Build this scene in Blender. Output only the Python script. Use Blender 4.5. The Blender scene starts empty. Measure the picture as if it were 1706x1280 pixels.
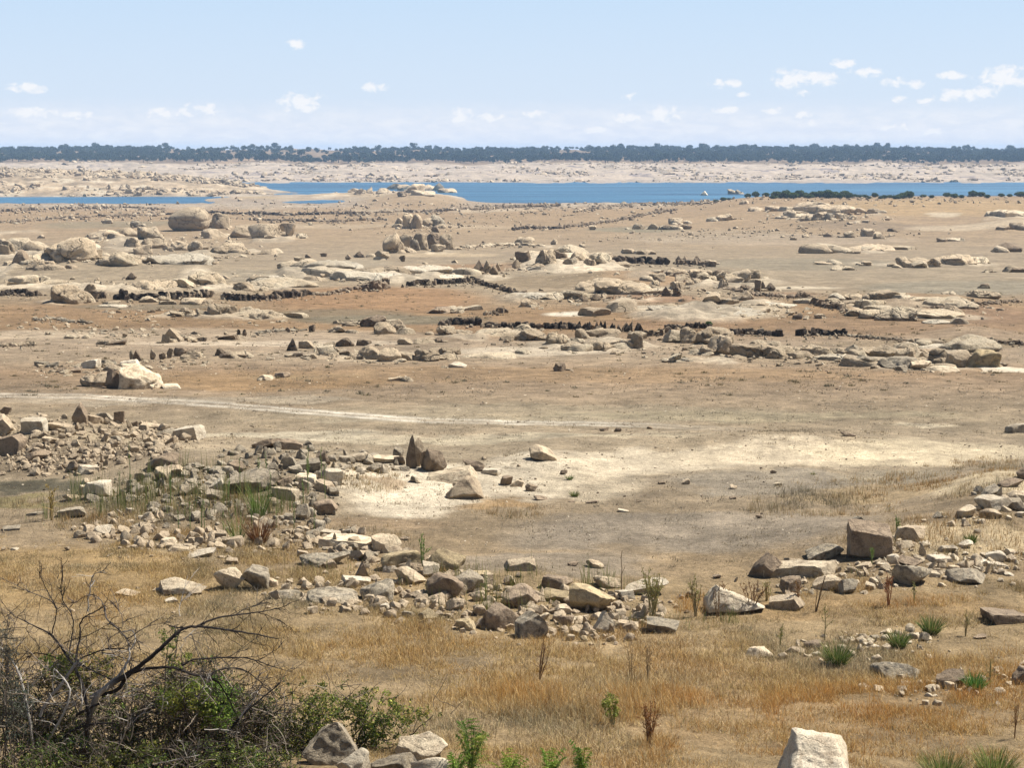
import bpy, math, random
import numpy as np
from mathutils import Vector, Matrix, Euler

scene = bpy.context.scene
COL = scene.collection
F = 2706.0            # focal length expressed in photo pixels
HZ = 250.0            # photo row of the level line of sight
CAM = np.array([0.0, 0.0, 8.0])
TILT = math.atan((640 - HZ) / F)
WATER = -15.0
R_ = math.radians

# ------------------------------------------------------------------ noise
def _hash(ix, iy, iz):
    h = (ix.astype(np.int64) * 374761393 + iy.astype(np.int64) * 668265263 + iz.astype(np.int64) * 2147483647) & 0xFFFFFFFF
    h = ((h ^ (h >> 13)) * 1274126177) & 0xFFFFFFFF
    h = ((h ^ (h >> 15)) * 2246822519) & 0xFFFFFFFF
    h = h ^ (h >> 16)
    return (h & 0xFFFFFF) / float(0xFFFFFF) * 2 - 1

def noise3(x, y, z):
    x = np.asarray(x, float); y = np.asarray(y, float); z = np.zeros_like(x) + z
    ix, iy, iz = np.floor(x), np.floor(y), np.floor(z)
    fx, fy, fz = x - ix, y - iy, z - iz
    fx = fx * fx * (3 - 2 * fx); fy = fy * fy * (3 - 2 * fy); fz = fz * fz * (3 - 2 * fz)
    ix = ix.astype(np.int64); iy = iy.astype(np.int64); iz = iz.astype(np.int64)
    r = 0
    for dz in (0, 1):
        wz = fz if dz else 1 - fz
        for dy in (0, 1):
            wy = fy if dy else 1 - fy
            for dx in (0, 1):
                wx = fx if dx else 1 - fx
                r = r + _hash(ix + dx, iy + dy, iz + dz) * wx * wy * wz
    return r

def fbm(x, y, z=0.0, oct=4, lac=2.03, gain=0.5):
    a, s, t = 1.0, 0.0, 0.0
    for k in range(oct):
        s = s + a * noise3(x, y, np.asarray(z) + 7.3 * k)
        t += a; a *= gain; x = x * lac; y = y * lac; z = np.asarray(z) * lac
    return s / t

def sstep(a, b, x):
    t = np.clip((x - a) / (b - a), 0, 1)
    return t * t * (3 - 2 * t)

# ------------------------------------------------------------------ terrain
PROF = [(-30, 5.2), (6, 5.2), (12, 5.9), (15, 6.4), (20, 7.35), (26, 8.0), (34, 8.3), (45, 8.7), (60, 9.4), (80, 10.2), (110, 11.4), (150, 12.9),
        (210, 14.9), (300, 17.5), (420, 19.6), (560, 21.4), (650, 22.3), (715, 23.0), (760, 24.3), (1100, 24.3), (1174, 23.0), (1300, 20.5),
        (1450, 16.8), (1600, 12.8), (1750, 10.4), (1900, 7.6), (2100, 3.9), (2300, 1.4), (2600, 5), (3500, 20), (6000, 50), (20000, 60)]
_lg = np.linspace(math.log(5), math.log(20000), 4000)
_ph = np.interp(_lg, [math.log(max(a, 5)) for a, b in PROF[1:]], [b for a, b in PROF[1:]])
_k = np.exp(-0.5 * (np.arange(-24, 25) / 9.0) ** 2); _k /= _k.sum()
_ph = np.convolve(np.pad(_ph, 24, mode='edge'), _k, mode='valid')
def prof(D):
    return np.interp(np.log(np.maximum(D, 5.01)), _lg, _ph)

# (photo column, distance, height, half width in columns, half depth in m): banks, mounds, knolls
BUMPS = [
    (690, 760, 4.6, 75, 90), (620, 850, 2.0, 60, 60), (420, 770, 2.7, 85, 34), (545, 800, 2.2, 70, 38),
    (60, 47, 0.75, 170, 4.0), (300, 41, 0.55, 150, 4.0), (480, 41.5, 0.6, 120, 3.2),
    (700, 43, 0.35, 130, 3.0), (900, 45, 0.25, 90, 2.5),
    (1250, 49, 0.30, 330, 2.2),
    (1690, 38, 0.7, 130, 4.5), (1500, 33.5, 0.35, 170, 2.5), (850, 30.8, 0.25, 200, 1.5),
    (935, 215, 1.3, 90, 10), (110, 205, 1.5, 150, 18), (300, 195, 0.8, 120, 12), (1030, 172, 1.0, 110, 9), (1200, 185, 0.9, 110, 8),
    (1620, 95, 0.55, 70, 5), (1500, 128, 0.9, 190, 9), (690, 400, 1.2, 70, 30), (1400, 420, 2.0, 90, 30), (1250, 118, 0.5, 260, 8),
    (1690, 400, 2.0, 60, 30), (330, 430, 1.0, 200, 40), (600, 190, .5, 140, 14), (1000, 520, 1.5, 200, 60),
]
def ground(x, y):
    x = np.asarray(x, float); y = np.asarray(y, float)
    D = np.maximum(y, 5.0)
    u = x / D * F + 853
    h = prof(D + 0 * x)
    # far ridge line rises and falls gently
    far = sstep(1500, 2200, D)
    h = h - far * (1.4 * np.exp(-((u - 380) / 260.0) ** 2) + 1.2 * np.exp(-((u - 1010) / 160.0) ** 2) + 1.5 * np.exp(-((u - 1400) / 190.0) ** 2) - 2.6 * sstep(1450, 1800, u))
    z = CAM[2] - h
    # left peninsula across the inlet
    amp = np.interp(u, [-1500, 0, 250, 385, 450, 520, 575, 620], [13, 11.5, 9.0, 5.0, 2.7, 1.7, 1.2, 0.0])
    z = z + amp * (.45 * sstep(790, 850, D) + .55 * sstep(840, 1000, D)) * (1 - sstep(0, 1, (D - np.interp(u, [300, 385, 450, 520, 600], [1080, 1040, 935, 865, 860])) / np.interp(u, [300, 385, 450, 520], [150, 100, 70, 50])))
    # rise on the right with the shrubs
    z = z + 4.5 * sstep(1090, 1290, u) * np.exp(-((D - 610) / 140.0) ** 2)
    for px, d, hh, wu, wd in BUMPS:
        z = z + hh * np.exp(-((u - px) / wu) ** 2 - ((D - d) / wd) ** 2)
    # undulation
    a = np.interp(D, [5, 30, 80, 200, 500, 700, 1150, 1500, 2200], [0.04, .06, .08, .14, .25, .25, .6, 2.4, 4.6])
    L = np.interp(D, [5, 60, 200, 600, 1200, 2500], [4, 9, 22, 45, 90, 160])
    z = z + a * fbm(x / 9.0, y / 9.0, 3.3, 3) * (1 - sstep(60, 200, D)) + a * fbm(x / 40.0, y / 60.0, 8.1, 4) * sstep(60, 200, D)
    return z

# ------------------------------------------------------------------ pixel of the photo -> point on the ground
def raydir(px, py):
    dx = (px - 853) / F; dz = -(py - 640) / F
    c, s = math.cos(TILT), math.sin(TILT)
    return np.array([dx, c + dz * s, -s + dz * c])

_ts = np.exp(np.linspace(math.log(8), math.log(4200), 230))
def at(px, py):
    d = raydir(px, py); d = d / d[1]
    P = CAM + _ts[:, None] * d
    g = ground(P[:, 0], P[:, 1])
    below = np.nonzero(P[:, 2] < np.maximum(g, WATER - .2))[0]
    if len(below) == 0:
        t = 1500.0
    else:
        i = max(below[0], 1)
        a, b = P[i - 1, 2] - g[i - 1], P[i, 2] - g[i]
        f = a / (a - b) if (a - b) != 0 else 0.5
        tt = np.linspace(_ts[i - 1], _ts[i], 14); P = CAM + tt[:, None] * d
        g = np.maximum(ground(P[:, 0], P[:, 1]), WATER - .2); e = P[:, 2] - g
        j = np.nonzero(e < 0)[0]; j = max(int(j[0]), 1) if len(j) else 13
        f = e[j - 1] / (e[j - 1] - e[j]) if e[j - 1] != e[j] else .5
        t = tt[j - 1] + (tt[j] - tt[j - 1]) * min(max(f, 0), 1)
    p = CAM + t * d
    return p
def at_many(px, py):
    px = np.asarray(px, float); py = np.asarray(py, float); out = np.zeros((len(px), 3))
    for a in range(0, len(px), 400):
        d = np.stack([raydir(x, y) for x, y in zip(px[a:a + 400], py[a:a + 400])]); d = d / d[:, 1:2]
        ts = np.tile(_ts[30:200], (len(d), 1))
        for k in range(3):
            P = CAM + ts[:, :, None] * d[:, None, :]
            e = P[:, :, 2] - np.maximum(ground(P[:, :, 0].ravel(), P[:, :, 1].ravel()).reshape(ts.shape), WATER - .2)
            i = np.where((e < 0).any(1), (e < 0).argmax(1), ts.shape[1] - 1).clip(1)
            r = np.arange(len(d)); lo, hi = ts[r, i - 1], ts[r, i]
            if k < 2: ts = lo[:, None] + (hi - lo)[:, None] * np.linspace(0, 1, 8)
        t = (lo + hi) / 2; out[a:a + 400] = CAM + t[:, None] * d
    return out
def depth_of(py):          # distance at which the plain reaches photo row py (terrain profile only)
    return float(np.interp(py, _rowtab[1], _rowtab[0]))
_dd = np.exp(np.linspace(math.log(8), math.log(712), 1500))
_rows = HZ + F * prof(_dd) / _dd
_o = np.argsort(_rows)
_rowtab = (_dd[_o], _rows[_o])

# ------------------------------------------------------------------ mesh helpers
def mesh_np(name, V, Fc, col=None, smooth=False):
    me = bpy.data.meshes.new(name)
    V = np.asarray(V, np.float32); Fc = np.asarray(Fc, np.int32)
    n = Fc.shape[1]
    me.vertices.add(len(V)); me.vertices.foreach_set('co', V.ravel())
    me.loops.add(Fc.size); me.loops.foreach_set('vertex_index', Fc.ravel())
    me.polygons.add(len(Fc)); me.polygons.foreach_set('loop_start', np.arange(len(Fc), dtype=np.int32) * n)
    if smooth: me.polygons.foreach_set('use_smooth', np.ones(len(Fc), bool))
    me.update(calc_edges=True)
    if not smooth: me.shade_flat()
    if col is not None:
        a = me.color_attributes.new('Col', 'FLOAT_COLOR', 'POINT')
        c = np.ones((len(V), 4), np.float32); c[:, :3] = col
        a.data.foreach_set('color', c.ravel())
    return me

def link(name, me, mat=None, parent=None):
    o = bpy.data.objects.new(name, me); COL.objects.link(o)
    if mat is not None and len(me.materials) == 0: me.materials.append(mat)
    if parent is not None: o.parent = parent
    return o
def tag(o, label=None, cat=None, group=None, kind=None):
    if label: o['label'] = label
    if cat: o['category'] = cat
    if group: o['group'] = group
    if kind: o['kind'] = kind
    return o
def empty(name, loc, rz=0):
    o = bpy.data.objects.new(name, None); COL.objects.link(o); o.location = [float(c) for c in loc]; o.rotation_euler.z = rz
    o.empty_display_size = .1
    return o

# ------------------------------------------------------------------ materials
def mat_new(name, rough=0.9, spec=0.25):
    m = bpy.data.materials.new(name); m.use_nodes = True
    nt = m.node_tree; b = nt.nodes['Principled BSDF']
    b.inputs['Roughness'].default_value = rough
    b.inputs['Specular IOR Level'].default_value = spec
    return m, nt, b
def N(nt, t, **k):
    n = nt.nodes.new(t)
    for a, v in k.items():
        if a.startswith('i_'):
            n.inputs[a[2:].replace('_', ' ')].default_value = v
        else: setattr(n, a, v)
    return n
def L(nt, a, b): nt.links.new(a, b)
def ramp(nt, fac, pts):
    r = nt.nodes.new('ShaderNodeValToRGB'); L(nt, fac, r.inputs[0])
    e = r.color_ramp.elements
    while len(e) < len(pts): e.new(.5)
    for i, (p, c) in enumerate(pts):
        e[i].position = p; e[i].color = (c, c, c, 1) if isinstance(c, (int, float)) else (*c, 1)
    return r.outputs[0]
def noise(nt, vec, scale, detail=6, rough=.6, dist=0):
    n = nt.nodes.new('ShaderNodeTexNoise'); n.inputs['Scale'].default_value = scale; n.inputs['Detail'].default_value = detail
    n.inputs['Roughness'].default_value = rough; n.inputs['Distortion'].default_value = dist
    L(nt, vec, n.inputs['Vector']); return n.outputs['Fac']
def mixc(nt, fac, a, b, mode='MIX'):
    m = nt.nodes.new('ShaderNodeMix'); m.data_type = 'RGBA'; m.blend_type = mode
    for s, v in ((0, fac), (6, a), (7, b)):
        if hasattr(v, 'is_linked') or hasattr(v, 'links'): L(nt, v, m.inputs[s])
        elif isinstance(v, (int, float)): m.inputs[s].default_value = v if s == 0 else (v, v, v, 1)
        else: m.inputs[s].default_value = (*v, 1)
    return m.outputs[2]

def rock_material(name, base, alt, dark, lichen=0.0, scale=1.0, bump=.5):
    """weathered granite: blotches, grain, dark lichen spots"""
    m, nt, b = mat_new(name, .88, .25)
    geo = nt.nodes.new('ShaderNodeNewGeometry'); pos = geo.outputs['Position']
    oi = nt.nodes.new('ShaderNodeObjectInfo')
    n1 = noise(nt, pos, .9 * scale, 5, .6); n2 = noise(nt, pos, 5 * scale, 8, .7, .4); n3 = noise(nt, pos, 60 * scale, 3, .7)
    c = mixc(nt, ramp(nt, n1, [(.38, 0), (.62, 1)]), base, alt)
    cr = nt.nodes.new('ShaderNodeTexVoronoi'); cr.feature = 'DISTANCE_TO_EDGE'; cr.inputs['Scale'].default_value = .8 * scale; cr.inputs['Randomness'].default_value = 1
    wv = nt.nodes.new('ShaderNodeVectorMath'); wv.operation = 'ADD'; L(nt, pos, wv.inputs[0]); wn = nt.nodes.new('ShaderNodeTexNoise'); wn.inputs['Scale'].default_value = 1.6 * scale; wn.inputs['Detail'].default_value = 4; L(nt, pos, wn.inputs['Vector']); ws_ = nt.nodes.new('ShaderNodeVectorMath'); ws_.operation = 'SCALE'; ws_.inputs[3].default_value = 1.3 / scale; L(nt, wn.outputs['Color'], ws_.inputs[0]); L(nt, ws_.outputs[0], wv.inputs[1]); L(nt, wv.outputs[0], cr.inputs['Vector'])
    crack = ramp(nt, cr.outputs['Distance'], [(.0, .0), (.022, 1)])
    c = mixc(nt, ramp(nt, n2, [(.48, 0), (.64, .9)] if scale > .5 else [(.52, 0), (.70, .75)]), c, dark)
    c = mixc(nt, ramp(nt, n2, [(.25, .5), (.40, 0)]), c, tuple(min(.75, x * 1.35) for x in base))
    c = mixc(nt, 1.0, c, ramp(nt, n3, [(.3, .60), (.5, .98), (.72, 1.22)]), 'MULTIPLY')
    rnd = nt.nodes.new('ShaderNodeMapRange'); L(nt, oi.outputs['Random'], rnd.inputs[0]); rnd.inputs[3].default_value = .78; rnd.inputs[4].default_value = 1.15
    c = mixc(nt, 1.0, c, rnd.outputs[0], 'MULTIPLY')
    if lichen:
        v = nt.nodes.new('ShaderNodeTexNoise'); v.inputs['Scale'].default_value = 11 * scale; v.inputs['Detail'].default_value = 4; L(nt, pos, v.inputs['Vector'])
        c = mixc(nt, ramp(nt, v.outputs['Fac'], [(.58 - .07 * lichen, 0), (.70 - .04 * lichen, .7)]), c, (.10, .09, .075))
        v2 = noise(nt, pos, 7 * scale, 4)
        c = mixc(nt, ramp(nt, v2, [(.62 - .05 * lichen, 0), (.70, .45)]), c, (.48, .43, .33))
    c = mixc(nt, 1.0, c, mixc(nt, .14 if scale > .5 else .42, (1.0, 1.0, 1.0), crack), 'MULTIPLY')
    L(nt, c, b.inputs['Base Color'])
    bp = nt.nodes.new('ShaderNodeBump'); bp.inputs['Strength'].default_value = bump; bp.inputs['Distance'].default_value = .12 if scale > .5 else .7
    hn = noise(nt, pos, 3.5 * scale, 12, .75); hm = nt.nodes.new('ShaderNodeMath'); hm.operation = 'MULTIPLY_ADD'; L(nt, crack, hm.inputs[0]); hm.inputs[1].default_value = .30 if scale < .5 else .08; L(nt, hn, hm.inputs[2]); h = hm.outputs[0]
    L(nt, h, bp.inputs['Height']); L(nt, bp.outputs[0], b.inputs['Normal'])
    return m

ROCK = {}
for far, sc in (('', 1.0), ('F', .22)):
    dd = ' distant' if far else ''
    for key, nm, base, alt, dark, li in (('p', 'pale granite', (.72, .60, .42), (.62, .49, .325), (.34, .255, .17), 0), ('b', 'beige granite', (.64, .51, .345), (.53, .41, .27), (.28, .21, .14), 0),
            ('n', 'brown granite', (.43, .325, .22), (.33, .245, .16), (.17, .125, .085), 0), ('g', 'grey granite', (.53, .445, .32), (.42, .345, .24), (.21, .17, .12), .2),
            ('w', 'bleached granite', (.72, .63, .48), (.62, .52, .37), (.42, .33, .23), 0), ('k', 'dark shaded stone', (.13, .095, .065), (.085, .062, .043), (.035, .026, .018), 0),  # dark stone also has the shade of wall faces put into its colour
            ('y', 'yellow granite', (.56, .44, .26), (.46, .355, .20), (.22, .165, .10), 0)):
        ROCK[key + far] = rock_material((nm + dd).replace(' ', '_'), *[tuple((.92 if key in 'pwyb' else .80) * q for q in cc) for cc in (base, alt, dark)], li, sc, .85 if not far else 1.0)
ROCK['l'] = rock_material('lichen_granite', (.44, .37, .265), (.34, .28, .19), (.09, .072, .05), 1.0, 1.0, .9)
ROCK['lF'] = ROCK['gF']

# ------------------------------------------------------------------ rock shapes
import bmesh
_ico = {}
def ico(sub):
    if sub not in _ico:
        bm = bmesh.new(); bmesh.ops.create_icosphere(bm, subdivisions=sub, radius=1)
        bm.verts.ensure_lookup_table()
        V = np.array([v.co[:] for v in bm.verts]); Fc = np.array([[v.index for v in f.verts] for f in bm.faces]); bm.free()
        _ico[sub] = (V, Fc)
    return _ico[sub]

def rot_small(rng, a):
    e = Euler((rng.uniform(-a, a), rng.uniform(-a, a), rng.uniform(-a, a)))
    return np.array(e.to_matrix())

def rock_verts(rng, W, Dp, H, typ, sub):
    V, Fc = ico(sub); p = V.copy(); seed = rng.uniform(0, 900)
    def cut(p, n, d, soft=0.0):
        n = n / np.linalg.norm(n)
        e = p @ n - d
        if soft: e = soft * np.log1p(np.exp(np.clip(e / soft, -30, 30)))
        else: e = np.maximum(e, 0)
        return p - e[:, None] * n
    if typ in 'ASUPBWQ':
        Rm = rot_small(rng, {'S': .12, 'B': .08, 'W': .06, 'Q': .1}.get(typ, .5))
        pl = []
        for ax in range(3):
            for s in (-1, 1):
                n = np.zeros(3); n[ax] = s
                pl.append((Rm @ n + np.array([rng.gauss(0, .27 if typ not in 'BSWQ' else .1) for _ in range(3)]), rng.uniform(.48, .62)))
        k = {'A': 6, 'S': 4, 'U': 3, 'P': 5, 'B': 2, 'W': 3, 'Q': 3}[typ]
        for _ in range(k):
            n = np.array([rng.gauss(0, 1) for _ in range(3)]); pl.append((n, rng.uniform(.60, .78)))
        if typ == 'P' or (typ == 'U' and rng.random() < .5):
            for s in (-1, 1): pl.append((np.array([s, rng.uniform(-.2, .2), rng.uniform(.45, .8)]), rng.uniform(.30, .42)))
            if typ == 'P': pl.append((np.array([0, -1, .7]), .4))
        if typ == 'Q': pl += [(np.array([-.15, -1, 1.25]), .20), (np.array([1, -.3, .5]), .40), (np.array([-1, -.4, .8]), .42)]
        if typ == 'W': pl += [(np.array([1.0, .1, 1.0]), .03), (np.array([-1, 0, .35]), .40), (np.array([.2, -1, .55]), .34)]
        for _ in range(3):
            for n, d in pl: p = cut(p, n, d, .016 if typ != 'S' else .01)
    else:
        q = 3.3 if typ == 'R' else 2.6
        r = (np.abs(p) ** q).sum(1) ** (1 / q); p = p / r[:, None]
        f = 1 + .24 * fbm(p[:, 0] * 1.2 + seed, p[:, 1] * 1.2, p[:, 2] * 1.2, 2)
        p = p * f[:, None]
        for _ in range(7 if typ == 'R' else 5):
            n = np.array([rng.gauss(0, 1), rng.gauss(0, 1), rng.gauss(.2, .6)]); p = cut(p, n, rng.uniform(.58, .85), .035)
    p = p - (p.max(0) + p.min(0)) / 2; p = p / (p.max(0) - p.min(0))
    if typ in 'RO':
        p[:, 2] = np.where(p[:, 2] < 0, p[:, 2] * .75, p[:, 2]); p = p * np.array([1, 1, 1 / (p[:, 2].max() - p[:, 2].min())])
    p[:, 2] -= p[:, 2].min()
    sink = .34 if typ == 'O' else (.16 if typ == 'R' else .12)
    S = np.array([W, Dp, H / (1 - sink)])
    p = p * S; p[:, 2] -= sink * S[2]
    m = min(W, Dp, H * 1.3); nv = V * np.array([1, 1, 1])
    fr = 2.2 / max(m, 1e-3)
    if typ in 'ASUPBWQ':
        d = m * (.09 * fbm(p[:, 0] * fr * .6 + seed, p[:, 1] * fr * .6, p[:, 2] * fr * .6, 3) + .085 * np.abs(fbm(p[:, 0] * fr * 2 + seed, p[:, 1] * fr * 2, p[:, 2] * fr * 2 + 9, 3)))
    else:
        d = m * (  .11 * fbm(p[:, 0] * fr * .6 + seed, p[:, 1] * fr * .5, p[:, 2] * fr * .5, 4) + .05 * fbm(p[:, 0] * fr * 2.4 + seed, p[:, 1] * fr * 3, p[:, 2] * fr * 3, 2))
        for _ in range({'R': 4, 'O': 9}[typ] if W > 1.2 else 0):   # joints: grooves along planes
            n = np.array([rng.gauss(0, 1), rng.gauss(0, .8), rng.gauss(0, .5)]); n /= np.linalg.norm(n)
            q = p / S; off = rng.uniform(-.32, .32)
            e = (q - np.array([0, 0, .35])) @ n - off + .03 * fbm(q[:, 0] * 5 + seed, q[:, 1] * 5, q[:, 2] * 5, 2)
            d = d - m * rng.uniform(.09, .20) * np.exp(-(e / .026) ** 2) * (noise3(q[:, 0] * 3 + seed, q[:, 1] * 3, q[:, 2] * 3 + off * 9) > -.3)
    nn = nv / S; nn /= np.linalg.norm(nn, axis=1)[:, None]
    return p + nn * d[:, None], Fc

def rock_mesh(name, rng, W, Dp, H, typ, sub, mat, tilt=0):
    V, Fc = rock_verts(rng, W, Dp, H, typ, sub)
    if tilt:
        V = V @ np.array(Euler((rng.uniform(-.5, .5) * tilt, tilt, 0)).to_matrix()).T
    me = mesh_np(name, V, Fc, smooth=True)
    if typ in 'ASUPBWQ': me.set_sharp_from_angle(angle=R_(38))
    me.materials.append(mat)
    return me

# ------------------------------------------------------------------ small stone library for piles, as arrays
_rl = random.Random(77)
STONE = []
for i in range(14):
    typ = 'AASAURAPSA'[i % 10]
    sub = 2
    dims = {'A': (1, .9, .7), 'S': (1, .8, .32), 'U': (.55, .4, 1.1), 'R': (1, .9, .75), 'P': (.7, .6, 1.0)}[typ]
    STONE.append((typ,) + rock_verts(_rl, *dims, typ, sub))
def stones_stuff(name, pts, sizes, mat, label, zs=1.0, seed=1, tilt=.35, sink=.1, lib=None):
    """pts (n,3) on the ground, sizes (n,)"""
    rg = np.random.default_rng(seed); Vs, Fs, off = [], [], 0
    lib = lib or STONE
    for p, s in zip(pts, sizes):
        typ, V, Fc = lib[rg.integers(len(lib))]
        a = rg.uniform(0, 6.28); e = Euler((rg.normal(0, tilt), rg.normal(0, tilt), a)).to_matrix()
        W = (V * (np.array([1, 1, zs]) * s * rg.uniform(.8, 1.2, 3))) @ np.array(e).T + p - np.array([0, 0, sink * s])
        Vs.append(W); Fs.append(Fc + off); off += len(V)
    me = mesh_np(name, np.concatenate(Vs), np.concatenate(Fs), smooth=True); me.set_sharp_from_angle(angle=R_(34))
    o = link(name, me, mat); tag(o, label, kind='stuff'); return o
# ------------------------------------------------------------------ ground colours: patches of mud, sand and grass laid on the plain
def uv_of(px, py):
    p = at(px, py); return p[0] / p[1] * F + 853, math.log(p[1])
def vspan(px, py, ry):
    a = depth_of(py - ry); b = depth_of(py + ry); return abs(math.log(a) - math.log(b)) / 2
# colour bands by photo row of the plain (distance): straw soil near, grey-brown flats, ochre mud, tan far shore
_TINT = np.array([.90, .83, .72])
ROWC = [(1400, (.31, .24, .145)), (1000, (.31, .245, .155)), (950, (.285, .225, .15)), (880, (.275, .225, .16)), (820, (.285, .24, .18)), (770, (.33, .285, .215)), (735, (.335, .285, .215)),
        (700, (.295, .25, .185)), (655, (.285, .23, .17)), (620, (.285, .215, .15)), (600, (.33, .275, .21)), (570, (.33, .275, .215)), (550, (.27, .195, .125)),
        (520, (.28, .20, .125)), (490, (.31, .26, .195)), (460, (.31, .27, .21)), (420, (.31, .265, .205)), (390, (.335, .27, .195)), (350, (.345, .265, .18)), (336, (.35, .28, .20))]
PATCH = [  # col, row, half width, half height, colour, strength
    (620, 500, 200, 26, (.34, .205, .105), 1), (560, 525, 150, 9, (.20, .165, .115), .8), (660, 532, 170, 9, (.17, .15, .11), .9),
    (450, 636, 230, 18, (.31, .195, .095), .9), (520, 628, 110, 5, (.20, .17, .10), .7), (90, 517, 160, 10, (.32, .205, .11), .9), (240, 512, 130, 6, (.20, .17, .125), .8),
    (740, 447, 120, 9, (.34, .21, .115), .8), (1080, 498, 90, 9, (.34, .21, .12), .9), (1500, 545, 240, 16, (.30, .195, .11), .9), (1000, 543, 330, 7, (.33, .205, .11), .9),
    (950, 625, 620, 14, (.30, .215, .135), .8), (1640, 525, 110, 14, (.30, .19, .11), .9), (1060, 460, 110, 8, (.30, .215, .14), .9), (900, 468, 120, 10, (.25, .20, .14), .9),
    (1560, 570, 220, 6, (.24, .19, .13), .8), (1300, 492, 70, 5, (.33, .21, .12), .8), (1480, 497, 90, 5, (.30, .2, .13), .8),
    (1330, 440, 190, 12, (.245, .215, .165), .9), (1600, 480, 180, 14, (.26, .235, .185), .9), (1060, 383, 90, 5, (.235, .21, .155), .9), (600, 440, 60, 10, (.31, .27, .21), .6),
    (180, 373, 130, 6, (.25, .215, .155), .8), (450, 460, 100, 10, (.29, .255, .20), .7), (1450, 376, 130, 3.5, (.24, .19, .14), .8), (1560, 345, 200, 9, (.37, .27, .155), .8),
    (1120, 340, 120, 8, (.38, .28, .16), .7), (520, 333, 140, 8, (.38, .30, .19), .7), (1300, 400, 240, 8, (.35, .29, .225), .7), (1180, 395, 150, 12, (.33, .275, .21), .6),
    (330, 562, 420, 14, (.36, .295, .225), .8), (60, 560, 120, 7, (.42, .35, .27), .8), (470, 573, 260, 5, (.47, .40, .32), .9), (880, 588, 170, 8, (.50, .44, .36), .85),
    (960, 523, 56, 4, (.60, .55, .47), 1), (1077, 512, 62, 6, (.52, .46, .37), .9), (1180, 520, 140, 9, (.50, .44, .35), .7), (1340, 480, 70, 3, (.52, .46, .37), .8),
    (620, 592, 200, 6, (.40, .34, .27), .6), (640, 375, 260, 4, (.39, .32, .235), .7), (740, 425, 90, 4, (.44, .36, .26), .8), (1620, 378, 110, 4, (.45, .38, .29), .8), (1570, 358, 30, 3, (.50, .43, .33), .9),
    (300, 668, 320, 6, (.38, .33, .26), .7), (800, 700, 400, 6, (.36, .315, .24), .6), (760, 735, 300, 7, (.44, .39, .30), .6), (900, 690, 520, 14, (.285, .245, .18), .6), (1530, 715, 60, 5, (.48, .42, .32), .8), (1250, 697, 400, 8, (.31, .27, .19), .6),
    (480, 728, 170, 9, (.46, .41, .32), .85), (900, 732, 300, 6, (.42, .37, .28), .6), (1000, 775, 150, 20, (.53, .46, .36), .95),
    (1150, 768, 210, 17, (.54, .47, .37), .9), (1330, 758, 260, 18, (.53, .455, .35), .9), (1560, 758, 260, 20, (.49, .42, .31), .9), (1650, 800, 110, 30, (.46, .385, .27), .8),
    (700, 812, 150, 38, (.54, .48, .39), .95), (880, 800, 90, 38, (.53, .47, .38), .9), (980, 812, 100, 26, (.46, .40, .31), .7), (820, 850, 70, 10, (.32, .22, .12), .8), (640, 800, 50, 8, (.33, .22, .12), .7),
    (1270, 805, 190, 22, (.25, .22, .18), .8), (1480, 795, 120, 12, (.27, .235, .18), .8), (1450, 825, 150, 18, (.36, .275, .165), .6), (1150, 890, 330, 36, (.25, .215, .175), .85), (900, 930, 220, 26, (.235, .20, .16), .8),
    (640, 875, 120, 16, (.28, .21, .14), .7), (1600, 900, 140, 20, (.44, .36, .24), .7), (330, 905, 160, 22, (.25, .205, .14), .7),
    (60, 808, 120, 15, (.10, .09, .065), 1), (40, 838, 140, 10, (.20, .17, .09), .9), (250, 835, 130, 16, (.19, .17, .11), .6),
    (150, 760, 200, 12, (.22, .175, .125), .7), (100, 960, 300, 60, (.33, .235, .12), .8), (500, 830, 120, 30, (.26, .22, .165), .5), (1450, 1010, 330, 24, (.29, .20, .105), .7), (1350, 1180, 420, 90, (.29, .20, .11), .6),
    (750, 1120, 200, 40, (.235, .18, .115), .7),
]
SHELF = [(1120, 470, 90, 8, .7), (1230, 476, 60, 7, .6), (1600, 441, 80, 4, .7), (1440, 419, 60, 3, .6), (1480, 603, 160, 8, .7), (1250, 600, 130, 8, .7), (960, 575, 110, 8, .8), (620, 600, 60, 5, .6), (690, 596, 60, 6, .6), (650, 556, 60, 6, .5), (250, 484, 90, 5, .8), (120, 504, 60, 6, .5), (430, 528, 60, 6, .7), (300, 530, 70, 4, .6), (950, 445, 110, 8, .9), (450, 396, 50, 5, .7), (250, 400, 80, 6, .7), (340, 420, 100, 6, .7), (110, 436, 90, 8, .8), (700, 420, 70, 4, .4), (1640, 500, 60, 6, .6), (1450, 520, 80, 6, .7), (300, 345, 300, 4, .5), (700, 352, 300, 4, .5), (1010, 342, 120, 4, .5),
         (210, 445, 230, 10, .9), (70, 452, 110, 9, .9), (60, 425, 120, 12, .8), (260, 412, 150, 9, .7), (120, 480, 160, 6, .7), (330, 482, 120, 7, .8), (200, 462, 140, 5, .8), (560, 452, 140, 9, .9), (690, 462, 160, 9, .9), (500, 478, 110, 7, .8),
         (930, 428, 120, 8, .8), (960, 498, 140, 11, .9), (1190, 524, 150, 11, .9), (1290, 508, 70, 8, .8), (1560, 530, 120, 6, .7), (1560, 508, 130, 7, .6), (1500, 442, 110, 4, .6), (830, 562, 110, 6, .7), (1000, 578, 130, 7, .6), (1330, 595, 110, 7, .6),
         (1520, 612, 140, 6, .6), (1620, 590, 80, 7, .7), (1390, 358, 90, 8, .7), (430, 400, 70, 7, .5), (880, 410, 90, 3, .6), (720, 320, 60, 8, .6), (640, 595, 100, 8, .4), (400, 528, 90, 8, .7), (1190, 470, 120, 8, .5), (60, 390, 110, 6, .5), (1680, 364, 50, 7, .7)]
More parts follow.
